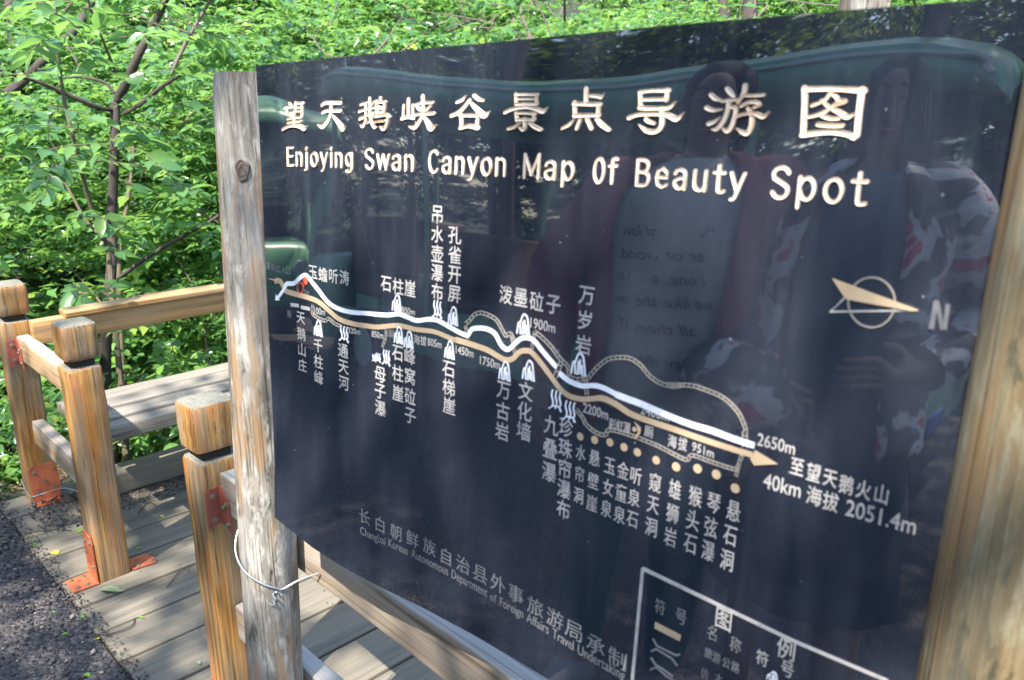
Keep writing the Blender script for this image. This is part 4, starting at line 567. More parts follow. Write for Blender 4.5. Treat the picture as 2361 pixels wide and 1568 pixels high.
def sprays(P, Dr, L_, n, ls, seed=0, droop=.15, jitter=.35, wid=.5):
    g = np.random.default_rng(seed); N = len(P); Dr = unit(Dr); up = np.tile([0, 0, 1.0], (N, 1)); side = unit(np.cross(Dr, up)+1e-6); O_, A_, Nn, Ll = [], [], [], []
    for k_ in range(n):
        t = (k_+1)/n; s_ = 1 if k_ % 2 else -1; pos = P+Dr*(L_*t)[:, None]+np.stack([0*L_, 0*L_, -droop*L_*t*t], 1); th = math.radians(0 if k_ == n-1 else 58)
        a = Dr*math.cos(th)+side*s_*math.sin(th)+g.normal(0, jitter, (N, 3))*[1, 1, .6]+[0, 0, -.22]; nn = up+g.normal(0, .45, (N, 3)); O_.append(pos); A_.append(a); Nn.append(nn); Ll.append(ls*g.uniform(.65, 1.2, N)*(.75+.4*math.sin(math.pi*t)))
    return np.vstack(O_), unit(np.vstack(A_)), np.vstack(Nn), np.concatenate(Ll)
def leafmesh(sp, full=False, seed=0, wid=.52):
    O_, A_, Nn, Ll = sp; V, F, nf = leaves_geo(O_, A_, Nn, Ll, Ll*wid*np.random.default_rng(seed).uniform(.85, 1.15, len(Ll)), full)
    return bulk(V, F, np.repeat(np.random.default_rng(seed+1).random(len(O_)), nf), full)
G1 = leafmat('shrub_leaves', [(0, (.034, .085, .028)), (.35, (.065, .165, .048)), (.7, (.105, .225, .060)), (.9, (.16, .28, .055)), (1, (.25, .33, .06))], (.34, .62, .12), .40, .24)
G2 = leafmat('elm_leaves', [(0, (.055, .140, .050)), (.5, (.095, .205, .070)), (1, (.17, .29, .07))], (.34, .62, .12), .42, .30)
G3 = leafmat('canopy_leaves', [(0, (.028, .070, .022)), (.5, (.055, .130, .028)), (1, (.13, .20, .035))], (.30, .46, .05), .42, .5)
def bark(name, a, b, c_):
    k = NT(name); v = k.coords((1, 1, .25), False); n1 = k.noise(v, 45, 5, .65); n2 = k.noise(k.coords((1, 1, 1), False), 6, 3, .6); c = k.mix(n1, a, b); c = k.mix(k.ramp(n2, [(.5, (0, 0, 0)), (.7, (1, 1, 1))]), c, c_); k.setc(c); k.r(.85); k.bump(n1, .8, .006); return k.m
B1 = bark('dark_bark', (.018, .013, .011), (.060, .045, .036), (.075, .055, .042)); B2 = bark('olive_bark', (.055, .045, .026), (.13, .10, .06), (.09, .085, .04)); B3 = bark('pale_twig_bark', (.07, .05, .04), (.18, .14, .11), (.11, .085, .065))
def at(px_, py_, d):   # a point d metres ahead of the camera seen at (px,py) of the 2361-wide photograph
    return EYE+d*(fw+rt*((px_-1180.5)/1887)+upv*(-(py_-784)/1887))
def proj(P):
    q = np.asarray(P)-EYE; z = q@fw; return 1180.5+1887*(q@rt)/z, 784-1887*(q@upv)/z, z
def tube3(parent, name, pts, mat, n=8, sm=5, bumpy=.06):
    """pts (px,py,depth,diameter px)"""
    P = [at(a, b, d) for a, b, d, w_ in pts]; R_ = [w_/1887*d/2*.80 for a, b, d, w_ in pts]; return tube(name, P, R_, mat, parent, n, sm, bumpy)
def crown(name, parent, sps, seed, mat, ls, n=7, full=True, L_=.3, twigs=True, wid=.52):
    """sps: list of (point, direction) twigs carrying leaves"""
    P = np.array([s_[0] for s_ in sps]); Dd = np.array([s_[1] for s_ in sps]); g = np.random.default_rng(seed); LL = L_*g.uniform(.6, 1.3, len(P))
    o = link(name, leafmesh(sprays(P, Dd, LL, n, ls, seed, wid=wid), full, seed, wid), mat, parent)
    if twigs:
        G = []
        for p, d, l_ in zip(P, unit(Dd), LL): G.append(tube_geo([p, p+d*l_*.5+[0, 0, -.02*l_], p+d*l_+[0, 0, -.15*l_]], [.003, .0022, .001], 4, 2))
        link('twigs', mesh(*merge(G)), B2, parent)['kind'] = 'stuff'
    return o
R_ = lambda a, b: random.uniform(a, b)

# forked tree behind the bench
t1 = tag(empty('forked_tree', tuple(at(265, 1000, 4.3))), 'dark forked tree rising behind the backrest rail with large pale green leaves', 'tree')
tr = tube3(t1, 'trunk', [(285, 1240, 4.3, 32), (262, 1060, 4.3, 32), (243, 880, 4.25, 31), (247, 740, 4.2, 31), (258, 600, 4.2, 29), (258, 500, 4.2, 28), (262, 400, 4.15, 27), (266, 300, 4.1, 26), (268, 240, 4.1, 28), (292, 190, 4.05, 25), (318, 130, 4.0, 24), (345, 75, 4.0, 21), (378, 10, 3.95, 19), (400, -60, 3.95, 17)], B1, 12, 5)
tube3(t1, 'branch', [(264, 255, 4.1, 13), (225, 247, 4.0, 13), (160, 220, 3.9, 13), (90, 190, 3.8, 11), (25, 172, 3.7, 8), (-30, 150, 3.6, 6)], B1)
tube3(t1, 'branch', [(264, 215, 4.1, 10), (240, 190, 4.1, 9), (190, 178, 4.1, 7), (150, 180, 4.1, 5)], B1); tube3(t1, 'branch', [(285, 262, 4.1, 11), (335, 232, 4.05, 13), (380, 195, 4.0, 11), (440, 160, 3.9, 7)], B1)
sps = []
def cluster(cx_, cy_, d, rx, ry, n, spread=.5):
    for _ in range(n):
        p = at(cx_+R_(-rx, rx), cy_+R_(-ry, ry), d+R_(-spread, spread)*.5); a = R_(0, 6.28); sps.append((p, (math.cos(a), math.sin(a), R_(-.25, .25))))
for c_ in [(60, 120, 3.3, 80, 60, 5), (150, 60, 3.5, 140, 60, 9), (330, 30, 3.4, 120, 60, 6), (230, 330, 3.6, 60, 40, 4), (310, 310, 3.5, 60, 40, 5), (440, 190, 3.8, 70, 60, 7), (90, 420, 3.2, 90, 60, 6), (300, 420, 3.8, 90, 60, 5), (460, 300, 3.9, 50, 60, 4), (60, 300, 3.6, 80, 80, 5), (480, 60, 4.2, 70, 60, 6), (160, 480, 3.5, 60, 40, 3), (20, 600, 3.6, 40, 60, 3)]: cluster(*c_)
crown('crown', t1, sps, 11, G2, .088, 7, True, .26, wid=.56)
# slim sapling in front of it
t2 = tag(empty('sapling', tuple(at(270, 1000, 4.0))), 'slim olive sapling leaning left in front of the forked tree', 'sapling')
tube3(t2, 'trunk', [(300, 1180, 4.1, 20), (288, 1000, 4.1, 20), (278, 880, 4.1, 19), (262, 720, 4.1, 17), (250, 580, 4.1, 15), (228, 530, 4.0, 13), (202, 450, 3.9, 13), (185, 380, 3.8, 12), (165, 300, 3.7, 11), (150, 240, 3.7, 10), (140, 180, 3.65, 10), (133, 110, 3.6, 9), (128, 40, 3.6, 8), (126, -40, 3.6, 7)], B2, 8)
tube3(t2, 'branch', [(228, 540, 4.0, 10), (200, 510, 4.0, 8), (160, 440, 4.0, 7), (130, 380, 4.0, 4)], B2)
sps = []
for c_ in [(215, 545, 3.6, 40, 30, 4), (265, 690, 3.6, 50, 30, 4), (180, 680, 3.7, 60, 60, 4), (130, 20, 3.3, 60, 40, 4), (110, 700, 3.9, 60, 60, 4), (330, 700, 3.8, 60, 40, 4)]: cluster(*c_)
crown('crown', t2, sps, 12, G2, .086, 6, True, .20, wid=.56)
def trunk(label, pts, mat, name='tree', cat='tree trunk'):
    o = tag(empty(name, tuple(at(pts[0][0], pts[0][1], pts[0][2]))), label, cat); tube3(o, 'trunk', pts, mat, 10); return o
trunk('thin brown trunk just right of the forked tree, seen below the backrest rail', [(320, 1240, 4.6, 17), (300, 1030, 4.6, 18), (285, 880, 4.6, 19), (278, 760, 4.6, 17), (275, 600, 4.6, 15), (300, 420, 4.7, 13), (310, 300, 4.8, 10)], B2, 'young_tree')
trunk('dark bare branch slanting up to the right behind the sign post', [(255, 655, 4.4, 12), (330, 600, 4.4, 12), (420, 545, 4.4, 11), (500, 500, 4.5, 9), (560, 440, 4.6, 7)], B1, 'bare_branch', 'branch')
trunk('dark leaning trunk at the far left edge of the forest', [(-60, 330, 5.5, 40), (0, 235, 5.5, 34), (50, 190, 5.5, 28), (120, 120, 5.5, 24), (180, 60, 5.6, 22), (230, -30, 5.7, 18)], B1)
trunk('dark upright trunk at the top left corner behind the leaves', [(60, 420, 7, 40), (45, 200, 7, 36), (30, 60, 7, 34), (20, -60, 7, 32)], B1)
trunk('pale brown branch rising at the top between two bushes', [(395, 170, 3.9, 8), (425, 105, 3.9, 12), (450, 60, 3.9, 11), (485, 0, 3.9, 9), (510, -50, 3.9, 8)], B3, 'pale_branch', 'branch')
trunk('thick dark trunk above the sign, left one of a pair', [(1660, 900, 4.9, 44), (1664, 300, 4.9, 42), (1670, 30, 4.9, 40), (1676, -150, 4.9, 38)], B1)
trunk('thick dark trunk above the sign, right one of a pair', [(1712, 900, 5.1, 48), (1722, 300, 5.1, 46), (1730, 20, 5.1, 44), (1738, -150, 5.1, 42)], B1)
trunk('slim dark trunk against the foliage above the middle of the sign', [(1250, 400, 6, 14), (1225, 110, 6, 10), (1205, 40, 6, 9), (1190, -40, 6, 8)], B3, 'young_tree')

# undergrowth: bushes on the slope, one mass beyond the nearest ones
g = np.random.default_rng(3); centres = []
def visible(P, m=260):
    a, b, z = proj(P); return (z > 2.2) & (a > -m) & (a < 2361+m) & (b > -420) & (b < 1300)
def seen_over_panel(P):   # keep what shows left of, or above, the panel
    a, b, z = proj(P); return (a < 760) | (b < 230)
cand = []
for _ in range(14000):
    z = 3.6+10.5*g.random()**1.25; a = g.uniform(-300, 2600); p = EYE+z*(fw*np.array([1, 1, 0])/np.linalg.norm(fw[:2])+rt*((a-1180)/1887))
    if p[0] > -3.95 and p[1] < 3.3 or p[0] > -5.4 and p[1] < 1.15: continue
    tz = float(terr(p[0], p[1])); cand.append((p[0], p[1], tz, z))
cand = np.array(cand); sel = []
for c_ in cand:
    r = .34+.05*c_[3]
    if all((c_[0]-q[0])**2+(c_[1]-q[1])**2 > (r*.62)**2 for q in sel): sel.append(c_)
bush_sp = []
def bush(c_, R0, n, zs=.75, seed=0, stretch=1.0):
    gg = np.random.default_rng(seed); d = unit(gg.normal(0, 1, (n, 3))); d[:, 2] = np.abs(d[:, 2])*.95-.25; rr = R0*gg.uniform(.35, 1.0, n)[:, None]; P = np.array(c_)+d*rr*[1, 1, zs*stretch]; P[:, 2] = np.round(P[:, 2]/.13)*.13+gg.normal(0, .02, n)
    Dd = d*[1, 1, .25]+gg.normal(0, .35, (n, 3))*[1, 1, .3]; return P, Dd
SP, SD, SL = [], [], []
near = []
for i, c_ in enumerate(sel):
    h = g.uniform(.35, 1.15)*(1 if c_[3] > 5 else .75); R0 = g.uniform(.35, .6)*(.7+.06*c_[3])
    cc_ = (c_[0], c_[1], c_[2]+h*.55)
    if not (visible(np.array(cc_)+[0, 0, .3]) and seen_over_panel(np.array(cc_)+[0, 0, R0*.9+.35])): continue
    n = int(24+11*R0/.5); P, Dd = bush(cc_, R0, n, .9, i)
    if c_[3] < 5.0 and len(near) < 16: near.append((cc_, P, Dd, i)); continue
    SP.append(P); SD.append(Dd)
# taller growth: leafy stems at several heights up the slope
for i in range(760):
    z = g.uniform(4.6, 15); a = g.uniform(-200, 2450); p = EYE+z*(fw*np.array([1, 1, 0])/np.linalg.norm(fw[:2])+rt*((a-1180)/1887)); tz = float(terr(p[0], p[1])); hz = g.uniform(.7, 2.6)
    if p[0] > -4 and p[1] < 3.4 or p[0] > -5.6 and p[1] < 1.3: continue
    cc_ = (p[0], p[1], tz+hz); 
    if not visible(np.array(cc_)): continue
    if not seen_over_panel(np.array(cc_)+[0, 0, .5]): continue
    P, Dd = bush(cc_, g.uniform(.3, .65), 34, .45, 900+i); SP.append(P); SD.append(Dd)
SP = np.vstack(SP); SD = np.vstack(SD); keep = visible(SP, 300) & seen_over_panel(SP+np.array([0, 0, .2])); SP, SD = SP[keep], SD[keep]; zz_ = proj(SP)[2]
ls = np.clip(.060+.0050*zz_, .07, .12); nearm = zz_ < 6.2
sp = sprays(SP, SD, np.full(len(SP), .30), 9, 1.0, 5); sc_ = np.tile(ls*(1+.38*np.sin(SP[:, 0]*2.1+SP[:, 1]*1.3)*np.cos(SP[:, 1]*2.7-SP[:, 2]*2)), 9); sp = (sp[0], sp[1], sp[2], sp[3]*sc_)
print('undergrowth leaves', len(sp[0]))
tag(link('undergrowth', leafmesh(sp, False, 21, .50), G1), 'mass of bright green undergrowth leaves covering the forest slope', 'undergrowth', kind='stuff')
pos_words = []
near.sort(key=lambda q: proj(np.array(q[0]))[0])
for j, (cc_, P, Dd, i) in enumerate(near):
    b_ = tag(empty('shrub', (cc_[0], cc_[1], float(terr(cc_[0], cc_[1])))), 'low leafy green shrub growing on the slope just behind the bench', 'shrub', 'green shrubs just behind the bench')
    link('foliage', leafmesh(sprays(P, Dd, np.full(len(P), .30), 8, .074, 50+j), True, 60+j, .52), G1, b_)
    G = [tube_geo([(cc_[0]+R_(-.05, .05), cc_[1]+R_(-.05, .05), float(terr(cc_[0], cc_[1]))-.05), tuple(np.array(cc_)*.5+P[q]*.5-np.array([0, 0, .1])), tuple(P[q])], [.006, .004, .002], 5, 3) for q in range(0, len(P), 5)]; link('stems', mesh(*merge(G)), B2, b_)['kind'] = 'stuff'
# bare twigs and stems among the leaves
G = []
for i in range(150):
    z = R_(4.0, 9); a = R_(-100, 2300); b = R_(-50, 1000) if a < 600 else R_(-80, 160); p = at(a, b, z); d = V3((R_(-1, 1), R_(-1, 1), R_(.1, 1.1))).normalized(); l_ = R_(.3, 1.1); q = p+np.array(d)*l_*.5+np.random.default_rng(i).normal(0, .05, 3); e = p+np.array(d)*l_
    if p[0] > -3.8 and p[1] < 3.1: continue
    G.append(tube_geo([p, q, e], [R_(.004, .009), R_(.003, .006), .0015], 5, 3))
tag(link('brushwood', mesh(*merge(G)), B3), 'tangle of thin bare grey twigs among the undergrowth', 'twigs', kind='stuff')
# leaf litter and low plants on the verge at the far left
lv = np.random.default_rng(8); n = 1500; P = np.stack([lv.uniform(-5.6, -3.62, n), lv.uniform(.1, 1.1, n), np.zeros(n)], 1); P[:, 2] = terr(P[:, 0], P[:, 1])+lv.uniform(0, .02, n); A_ = unit(lv.normal(0, 1, (n, 3))*[1, 1, .2]); Nn = np.array([0, 0, 1.0])+lv.normal(0, .35, (n, 3))
V, F, nf = leaves_geo(P, A_, Nn, lv.uniform(.02, .05, n), lv.uniform(.012, .028, n), False)
LIT = leafmat('dry_leaf_litter', [(0, (.10, .055, .025)), (.5, (.20, .13, .07)), (.85, (.34, .26, .17)), (1, (.10, .20, .03))], (.4, .25, .1), .15, .7)
tag(link('leaf_litter', bulk(V, F, np.repeat(lv.random(n), nf)), LIT), 'dry pale leaves littering the verge left of the boardwalk', 'leaf litter', kind='stuff')

# ------------------------------------------------------------------ trees on the other side of the road and over it (they shade the sign and show in it)
def clump_crown(name, parent, c_, R0, n, ls, seed, mat, mesh_=None):
    gg = np.random.default_rng(seed); cl = unit(gg.normal(0, 1, (26, 3)))*gg.uniform(.3, 1, (26, 1))*np.array(R0); P, Dd = [], []
    for q in cl:
        m_ = n//26; d = unit(gg.normal(0, 1, (m_, 3))); P.append(q+d*gg.uniform(.2, 1, (m_, 1))*np.array(R0)*.30); Dd.append(d*[1, 1, .3])
    P = np.vstack(P); Dd = np.vstack(Dd); return leafmesh(sprays(P, Dd, np.full(len(P), .45), 8, ls, seed), False, seed, .55)
cm = [clump_crown('c', None, (0, 0, 0), (2.0, 2.0, 2.3), n_, .13, s_, G3) for s_, n_ in ((1, 900), (2, 900), (3, 900), (4, 430))]
def far_tree(x, y, h, k_, sc=1.0, label='', group=None, thick=.13):
    o = tag(empty('broadleaf_tree', (x, y, float(terr(x, y)))), label, 'tree', group); z0 = float(terr(x, y)); g_ = random.Random(k_*7+int(x*10))
    tube('trunk', [(x, y, z0-.1), (x+g_.uniform(-.15, .15), y, z0+h*.4), (x+g_.uniform(-.3, .3), y+g_.uniform(-.2, .2), z0+h)], [thick, thick*.8, thick*.45], B1, o, 9, 4, .05)
    c_ = link('crown', cm[3 if thick > .135 else k_ % 3], G3, o, Matrix.Translation((x, y, z0+h)) @ Matrix.Rotation(g_.uniform(0, 6.28), 4, 'Z') @ Matrix.Diagonal((sc, sc, sc, 1))); return o
# overhanging crowns that break the sunlight into patches
for i, (x, y, h, sc) in enumerate([(1.0, -4.5, 6.6, 1.15), (-1.5, -4.8, 7.2, 1.15), (-5.4, -5.2, 7.4, .9), (.2, -7.8, 8.5, 1.2)]):
    far_tree(x, y-0.0, h, i, sc, ['tall tree overhanging the road right of the shuttle cart', 'tall tree overhanging the road behind the middle of the shuttle cart', 'tall tree overhanging the road near the rear of the shuttle cart', 'tallest tree of the row behind the shuttle cart'][i], thick=.14)
for i in range(17):
    x = -15+i*1.35+R_(-.4, .4); y = -9.0-R_(0, 3.5); far_tree(x, y, R_(2.2, 4.2), i, R_(1.15, 1.5), 'dark broadleaf tree in the forest across the road', 'forest trees across the road')
mm = [(P_, D_) for P_, D_ in [bush((g.uniform(-17, 8), g.uniform(-12, -8.2), g.uniform(.4, 4.2)), g.uniform(.8, 1.3), 60, .9, 300+i) for i in range(110)]]
P = np.vstack([q[0] for q in mm]); Dd = np.vstack([q[1] for q in mm]); tag(link('undergrowth', leafmesh(sprays(P, Dd, np.full(len(P), .5), 8, .11, 4), False, 31, .5), G3), 'dark thicket along the far side of the road', 'undergrowth', kind='stuff')

# fallen leaves on the boards and the road
def fallen(label, x, y, L_, a, mats, z=.004, curl=.12, wid=.55, name='fallen_leaf'):
    Pf = np.array([[x, y, z]]); A_ = np.array([[math.cos(a), math.sin(a), .04]]); Nn = np.array([[.1*math.sin(a), .12, 1.0]]); V, F, nf = leaves_geo(Pf, A_, Nn, np.array([L_]), np.array([L_*wid]), True); V[:, 2] = np.maximum(V[:, 2], z)
    me = bulk(V, F, np.full(nf, random.random()), True); return tag(link(name, me, mats), label, 'leaf')
YL = leafmat('yellow_leaf', [(0, (.55, .52, .05)), (1, (.62, .60, .12))], (.6, .6, .1), .2, .5); GL2 = leafmat('fresh_leaf', [(0, (.10, .30, .02)), (1, (.16, .38, .03))], (.3, .6, .05), .25, .4); OL = leafmat('grey_green_leaf', [(0, (.20, .24, .12)), (1, (.26, .30, .15))], (.3, .3, .1), .1, .6); BL = leafmat('rusty_leaf', [(0, (.35, .12, .05)), (1, (.42, .18, .07))], (.3, .2, .1), .1, .6)
def gp(px_, py_, z=0.0):
    r = fw+rt*((px_-1180.5)/1887)+upv*(-(py_-784)/1887); t = (z-EYE[2])/r[2]; return EYE+r*t
zt = lambda a_, b_: (a_*.3530, 1014.6+b_*.3530)
for lab, a_, b_, L_, ang, mt, wd_ in [('large curled grey green leaf on the boards beside the orange foot plate', 650, 985, .085, .75, OL, .42), ('yellow round leaf near the road edge of the boards, left of the middle post', 345, 735, .032, .3, YL, 1.0), ('yellow leaf lying on the black cinders near the boards', 615, 1290, .016, 1.0, YL, .8), ('small bright green leaf on the first boards left of the middle post', 505, 610, .030, 2.1, GL2, .7), ('second bright green leaf by the middle post, near the board edge', 215, 678, .022, .2, GL2, .8), ('bright green leaf on the road beside the boards', 525, 1145, .026, .9, GL2, .9), ('tiny green leaf under the orange rear foot plate', 885, 720, .026, 1.5, GL2, .4), ('green leaf fragment on the middle boards', 905, 1160, .022, .5, GL2, .4), ('dark green leaf on the cinders at the bottom', 545, 1520, .026, .4, GL2, .6), ('small green leaf on the cinders left of the boards', 405, 1262, .018, 1.2, GL2, .6), ('small yellow leaf on the boards beyond the middle post', 1045, 500, .020, .4, YL, .8), ('rusty curled leaf on the boards near the front post', 1190, 532, .022, 2.4, BL, .6), ('ochre leaf scrap on the boards by the far kerb', 1040, 318, .024, .9, BL, .6), ('pale green speck of leaf on the cinders', 340, 1110, .016, .2, GL2, .5), ('yellowish leaf on the boards at the bottom', 1285, 1450, .022, .1, OL, .5)]:
    p = gp(*zt(a_, b_)); fallen(lab, p[0], p[1], L_, ang, mt, .0035 if p[1] > .6 else -.004, wid=wd_)
for lab, pts in [('dark thin twig lying across the boards near the far kerb', [(1000, 150), (1060, 120), (1085, 50)]), ('thin dark twig on the boards behind the front post', [(1090, 970), (1130, 920), (1180, 860), (1260, 820)]), ('crooked dark twig on the boards beyond the middle post', [(905, 490), (940, 440), (980, 415), (1025, 440)]), ('thin dark twig lying by the board edge', [(160, 620), (260, 600), (380, 590), (470, 600)]), ('curved twig on the lower boards', [(660, 1280), (760, 1265), (860, 1225), (880, 1170)])]:
    P = [gp(*zt(*q)) for q in pts]; tag(tube('twig', [(q[0], q[1], .005) for q in P], .0018, B1, None, 5, 4), lab, 'twig')
# ------------------------------------------------------------------ the two visitors reading the sign (they show in the polished panel)
def skin(name, nodes, edges, root, mat, parent, sub=2, mw=None):
    """nodes {key:(x,y,z,rx,ry)}"""
    ks = list(nodes); me = bpy.data.meshes.new('m'); me.from_pydata([nodes[k_][:3] for k_ in ks], [(ks.index(a), ks.index(b)) for a, b in edges], []); me.update()
    o = bpy.data.objects.new(name, me); COL.objects.link(o); md = o.modifiers.new('skin', 'SKIN'); md.use_smooth_shade = True
    for i, k_ in enumerate(ks):
        sv = me.skin_vertices[0].data[i]; sv.radius = nodes[k_][3:5]; sv.use_root = (k_ == root)
    sb = o.modifiers.new('sub', 'SUBSURF'); sb.levels = sub; sb.render_levels = sub
    bpy.context.view_layer.update(); m2 = bpy.data.meshes.new_from_object(o.evaluated_get(bpy.context.evaluated_depsgraph_get())); bpy.data.objects.remove(o)
    m2.materials.clear(); m2.polygons.foreach_set('use_smooth', [True]*len(m2.polygons)); return link(name, m2, mat, parent, mw)
SKIN = plain('skin', (.22, .13, .09), .5, var=.12, vs=30); HAIR = plain('black_hair', (.012, .010, .010), .62, var=.5, vs=90)
def cloth(name, col, var=.25, rough=.85):
    k = NT(name); v = k.coords((1, 1, 1), False); n1 = k.noise(v, 9, 4, .6); n2 = k.noise(v, 300, 2, .5); k.setc(k.mix(n1, tuple(c*(1-var) for c in col), tuple(c*(1+var) for c in col))); k.r(rough); k.bump(k.math('ADD', n1, k.math('MULTIPLY', n2, .2)), .8, .012); return k.m
MAROON = cloth('maroon_knit', (.24, .05, .045)); TEE = cloth('pale_grey_cotton', (.46, .44, .39), .08); TEAL = cloth('dark_teal_trousers', (.02, .085, .08)); CHAR = cloth('charcoal_cloth', (.035, .04, .05)); SLATE = cloth('slate_blue_cloth', (.08, .12, .14), .2)
k = NT('floral_print'); v = k.coords((1, 1, 1), False); c = k.ramp(k.noise(v, 9, 3, .5, .6), [(.49, (.03, .03, .035)), (.52, (.46, .43, .42)), (.60, (.56, .53, .51)), (.62, (.45, .02, .04))]); k.setc(c); k.r(.6); FLOR = k.m
SHOE = plain('grey_canvas_shoe', (.16, .16, .18), .7, var=.3, vs=60); DARKP = plain('dark_ink', (.10, .11, .14), .8)
def hand_nodes(nd, ed, wrist, d, side, flat, curl, sfx):
    """palm and five fingers; d = direction of the hand, side = towards the thumb, flat = palm normal"""
    w_ = np.array(wrist); d, side, flat = unit(np.array(d, float)), unit(np.array(side, float)), unit(np.array(flat, float)); pk = 'palm'+sfx
    nd[pk] = (*(w_+d*.045), .036, .017); ed.append(('wr'+sfx, pk)); nd['kn'+sfx] = (*(w_+d*.085), .038, .014); ed.append((pk, 'kn'+sfx))
    for i, (off, ln) in enumerate(((.028, .070), (.010, .080), (-.009, .074), (-.027, .058))):
        b = w_+d*.092+side*off; a1 = curl; a2 = curl*2.2; p1 = b+(d*math.cos(a1)+flat*math.sin(a1))*ln*.5; p2 = p1+(d*math.cos(a2)+flat*math.sin(a2))*ln*.5
        for j, (q, r) in enumerate(((b, .0092), (p1, .0085), (p2, .0070))): nd[f'f{i}{j}{sfx}'] = (*q, r, r)
        ed += [('kn'+sfx, f'f{i}0{sfx}'), (f'f{i}0{sfx}', f'f{i}1{sfx}'), (f'f{i}1{sfx}', f'f{i}2{sfx}')]
    b = w_+d*.03+side*.034; p1 = b+(d*.7+side*.6)*.032; p2 = p1+(d*.95+side*.15+flat*.3)*.03
    for j, (q, r) in enumerate(((b, .012), (p1, .0105), (p2, .0085))): nd[f't{j}{sfx}'] = (*q, r, r)
    ed += [(pk, 't0'+sfx), ('t0'+sfx, 't1'+sfx), ('t1'+sfx, 't2'+sfx)]
def person(label, loc, rz, Hh, arms, cat='person', sh=.20, hip=.10):
    """figure facing local +Y; arms {side: (elbow, wrist, hand dir)}"""
    root = tag(empty('person', loc), label, cat); MW = Matrix.Translation(loc) @ Matrix.Rotation(rz, 4, 'Z') @ Matrix.Scale(Hh/1.75, 4)
    nd = {'pel': (0, 0, .93, .135, .10), 'waist': (0, .0, 1.07, .125, .088), 'chest': (0, .0, 1.28, .155, .105), 'neckb': (0, -.01, 1.44, .085, .065), 'neck': (0, 0, 1.485, .054, .054), 'jaw': (0, .020, 1.550, .062, .070), 'head': (0, .006, 1.612, .076, .092), 'crown': (0, -.006, 1.677, .062, .078)}
    ed = [('pel', 'waist'), ('waist', 'chest'), ('chest', 'neckb'), ('neckb', 'neck'), ('neck', 'jaw'), ('jaw', 'head'), ('head', 'crown')]
    for s_, sf in ((1, 'R'), (-1, 'L')):
        el, wr, hd = arms[sf]
        nd.update({'sh'+sf: (s_*sh, -.01, 1.405, .050, .052), 'el'+sf: (*el, .040, .040), 'wr'+sf: (*wr, .026, .022), 'hip'+sf: (s_*hip, 0, .86, .092, .095), 'kne'+sf: (s_*(hip+.015), .012, .48, .056, .060), 'ank'+sf: (s_*(hip+.02), -.02, .085, .038, .040), 'toe'+sf: (s_*(hip+.035), .12, .035, .038, .026)})
        ed += [('neckb', 'sh'+sf), ('sh'+sf, 'el'+sf), ('el'+sf, 'wr'+sf), ('pel', 'hip'+sf), ('hip'+sf, 'kne'+sf), ('kne'+sf, 'ank'+sf), ('ank'+sf, 'toe'+sf)]
        hand_nodes(nd, ed, wr, hd, (-s_*.2, .2, 1), (-s_, .1, -.1), .35, sf)
    skin('body', nd, ed, 'pel', SKIN, root, 2, MW)
    MB_ = MW; MW = MW @ Matrix.Translation((0, 0, -.023))
    link('nose', mesh(*merge([cyl_geo((0, .088, 1.585), (0, .25, 1), .017, .055, 8, .006)])), SKIN, root, MW)
    for s_ in (1, -1):
        link('eye', mesh(*cyl_geo((s_*.031, .086, 1.632), (0, 1, 0), .007, .006, 10, .004)), DARKP, root, MW); link('eyebrow', mesh(*tube_geo([(s_*.015, .096, 1.652), (s_*.03, .097, 1.657), (s_*.046, .086, 1.651)], [.003, .004, .002], 6, 3)), HAIR, root, MW)
        link('ear', mesh(*tube_geo([(s_*.080, .0, 1.65), (s_*.088, -.008, 1.63), (s_*.080, 0, 1.60)], [.010, .014, .008], 8, 4)), SKIN, root, MW)
    link('mouth', mesh(*tube_geo([(-.022, .089, 1.563), (0, .096, 1.562), (.022, .089, 1.563)], [.003, .006, .003], 6, 4)), plain('lips', (.30, .10, .09), .5), root, MW)
    return root, MB_, nd
def garment(name, root, MW, rings_, arc_, mat, thick=.006, n=40):
    """open or closed shell round the trunk: rings (z, rx, ry, cy); arc_ = (from, to) degrees, 90 = front"""
    a0, a1 = arc_; vs, fs = [], []; R2 = smoothpts(rings_, 5); closed = abs(a1-a0) >= 360; m_ = n if closed else n+1
    for i, (z, rx, ry, cy_) in enumerate(R2):
        for j in range(m_):
            a = math.radians(a0+(a1-a0)*j/n); f_ = 1+.025*math.sin(9*a+z*14)+.02*math.sin(5*a-z*23); vs.append((rx*f_*math.cos(a), cy_+ry*f_*math.sin(a), z))
        if i:
            for j in range(n): j2 = (j+1) % m_; fs.append(((i-1)*m_+j, (i-1)*m_+j2, i*m_+j2, i*m_+j))
    o = link(name, mesh(vs, fs), mat, root, MW); sd = o.modifiers.new('solid', 'SOLIDIFY'); sd.thickness = thick; return o
def sleeve(root, MW, nd, sf, mat, end=1.0, fat=1.25):
    s_ = nd['sh'+sf]; e = nd['el'+sf]; w_ = nd['wr'+sf]; q = tuple(np.array(e[:3])+(np.array(w_[:3])-np.array(e[:3]))*end); c_ = tuple(np.array(s_[:3])*[.72, 1, 1]+[0, 0, .01])
    P = [c_, s_[:3], tuple((np.array(s_[:3])+np.array(e[:3]))/2), e[:3], tuple((np.array(e[:3])+np.array(q))/2), q]; R_w = [.066*fat/1.25, .064*fat/1.25, .056*fat, .050*fat, .045*fat, .038*fat]
    g_ = tube_geo(P, R_w, 16, 6, .03, False); return link('sleeve', mesh(*g_), mat, root, MW)
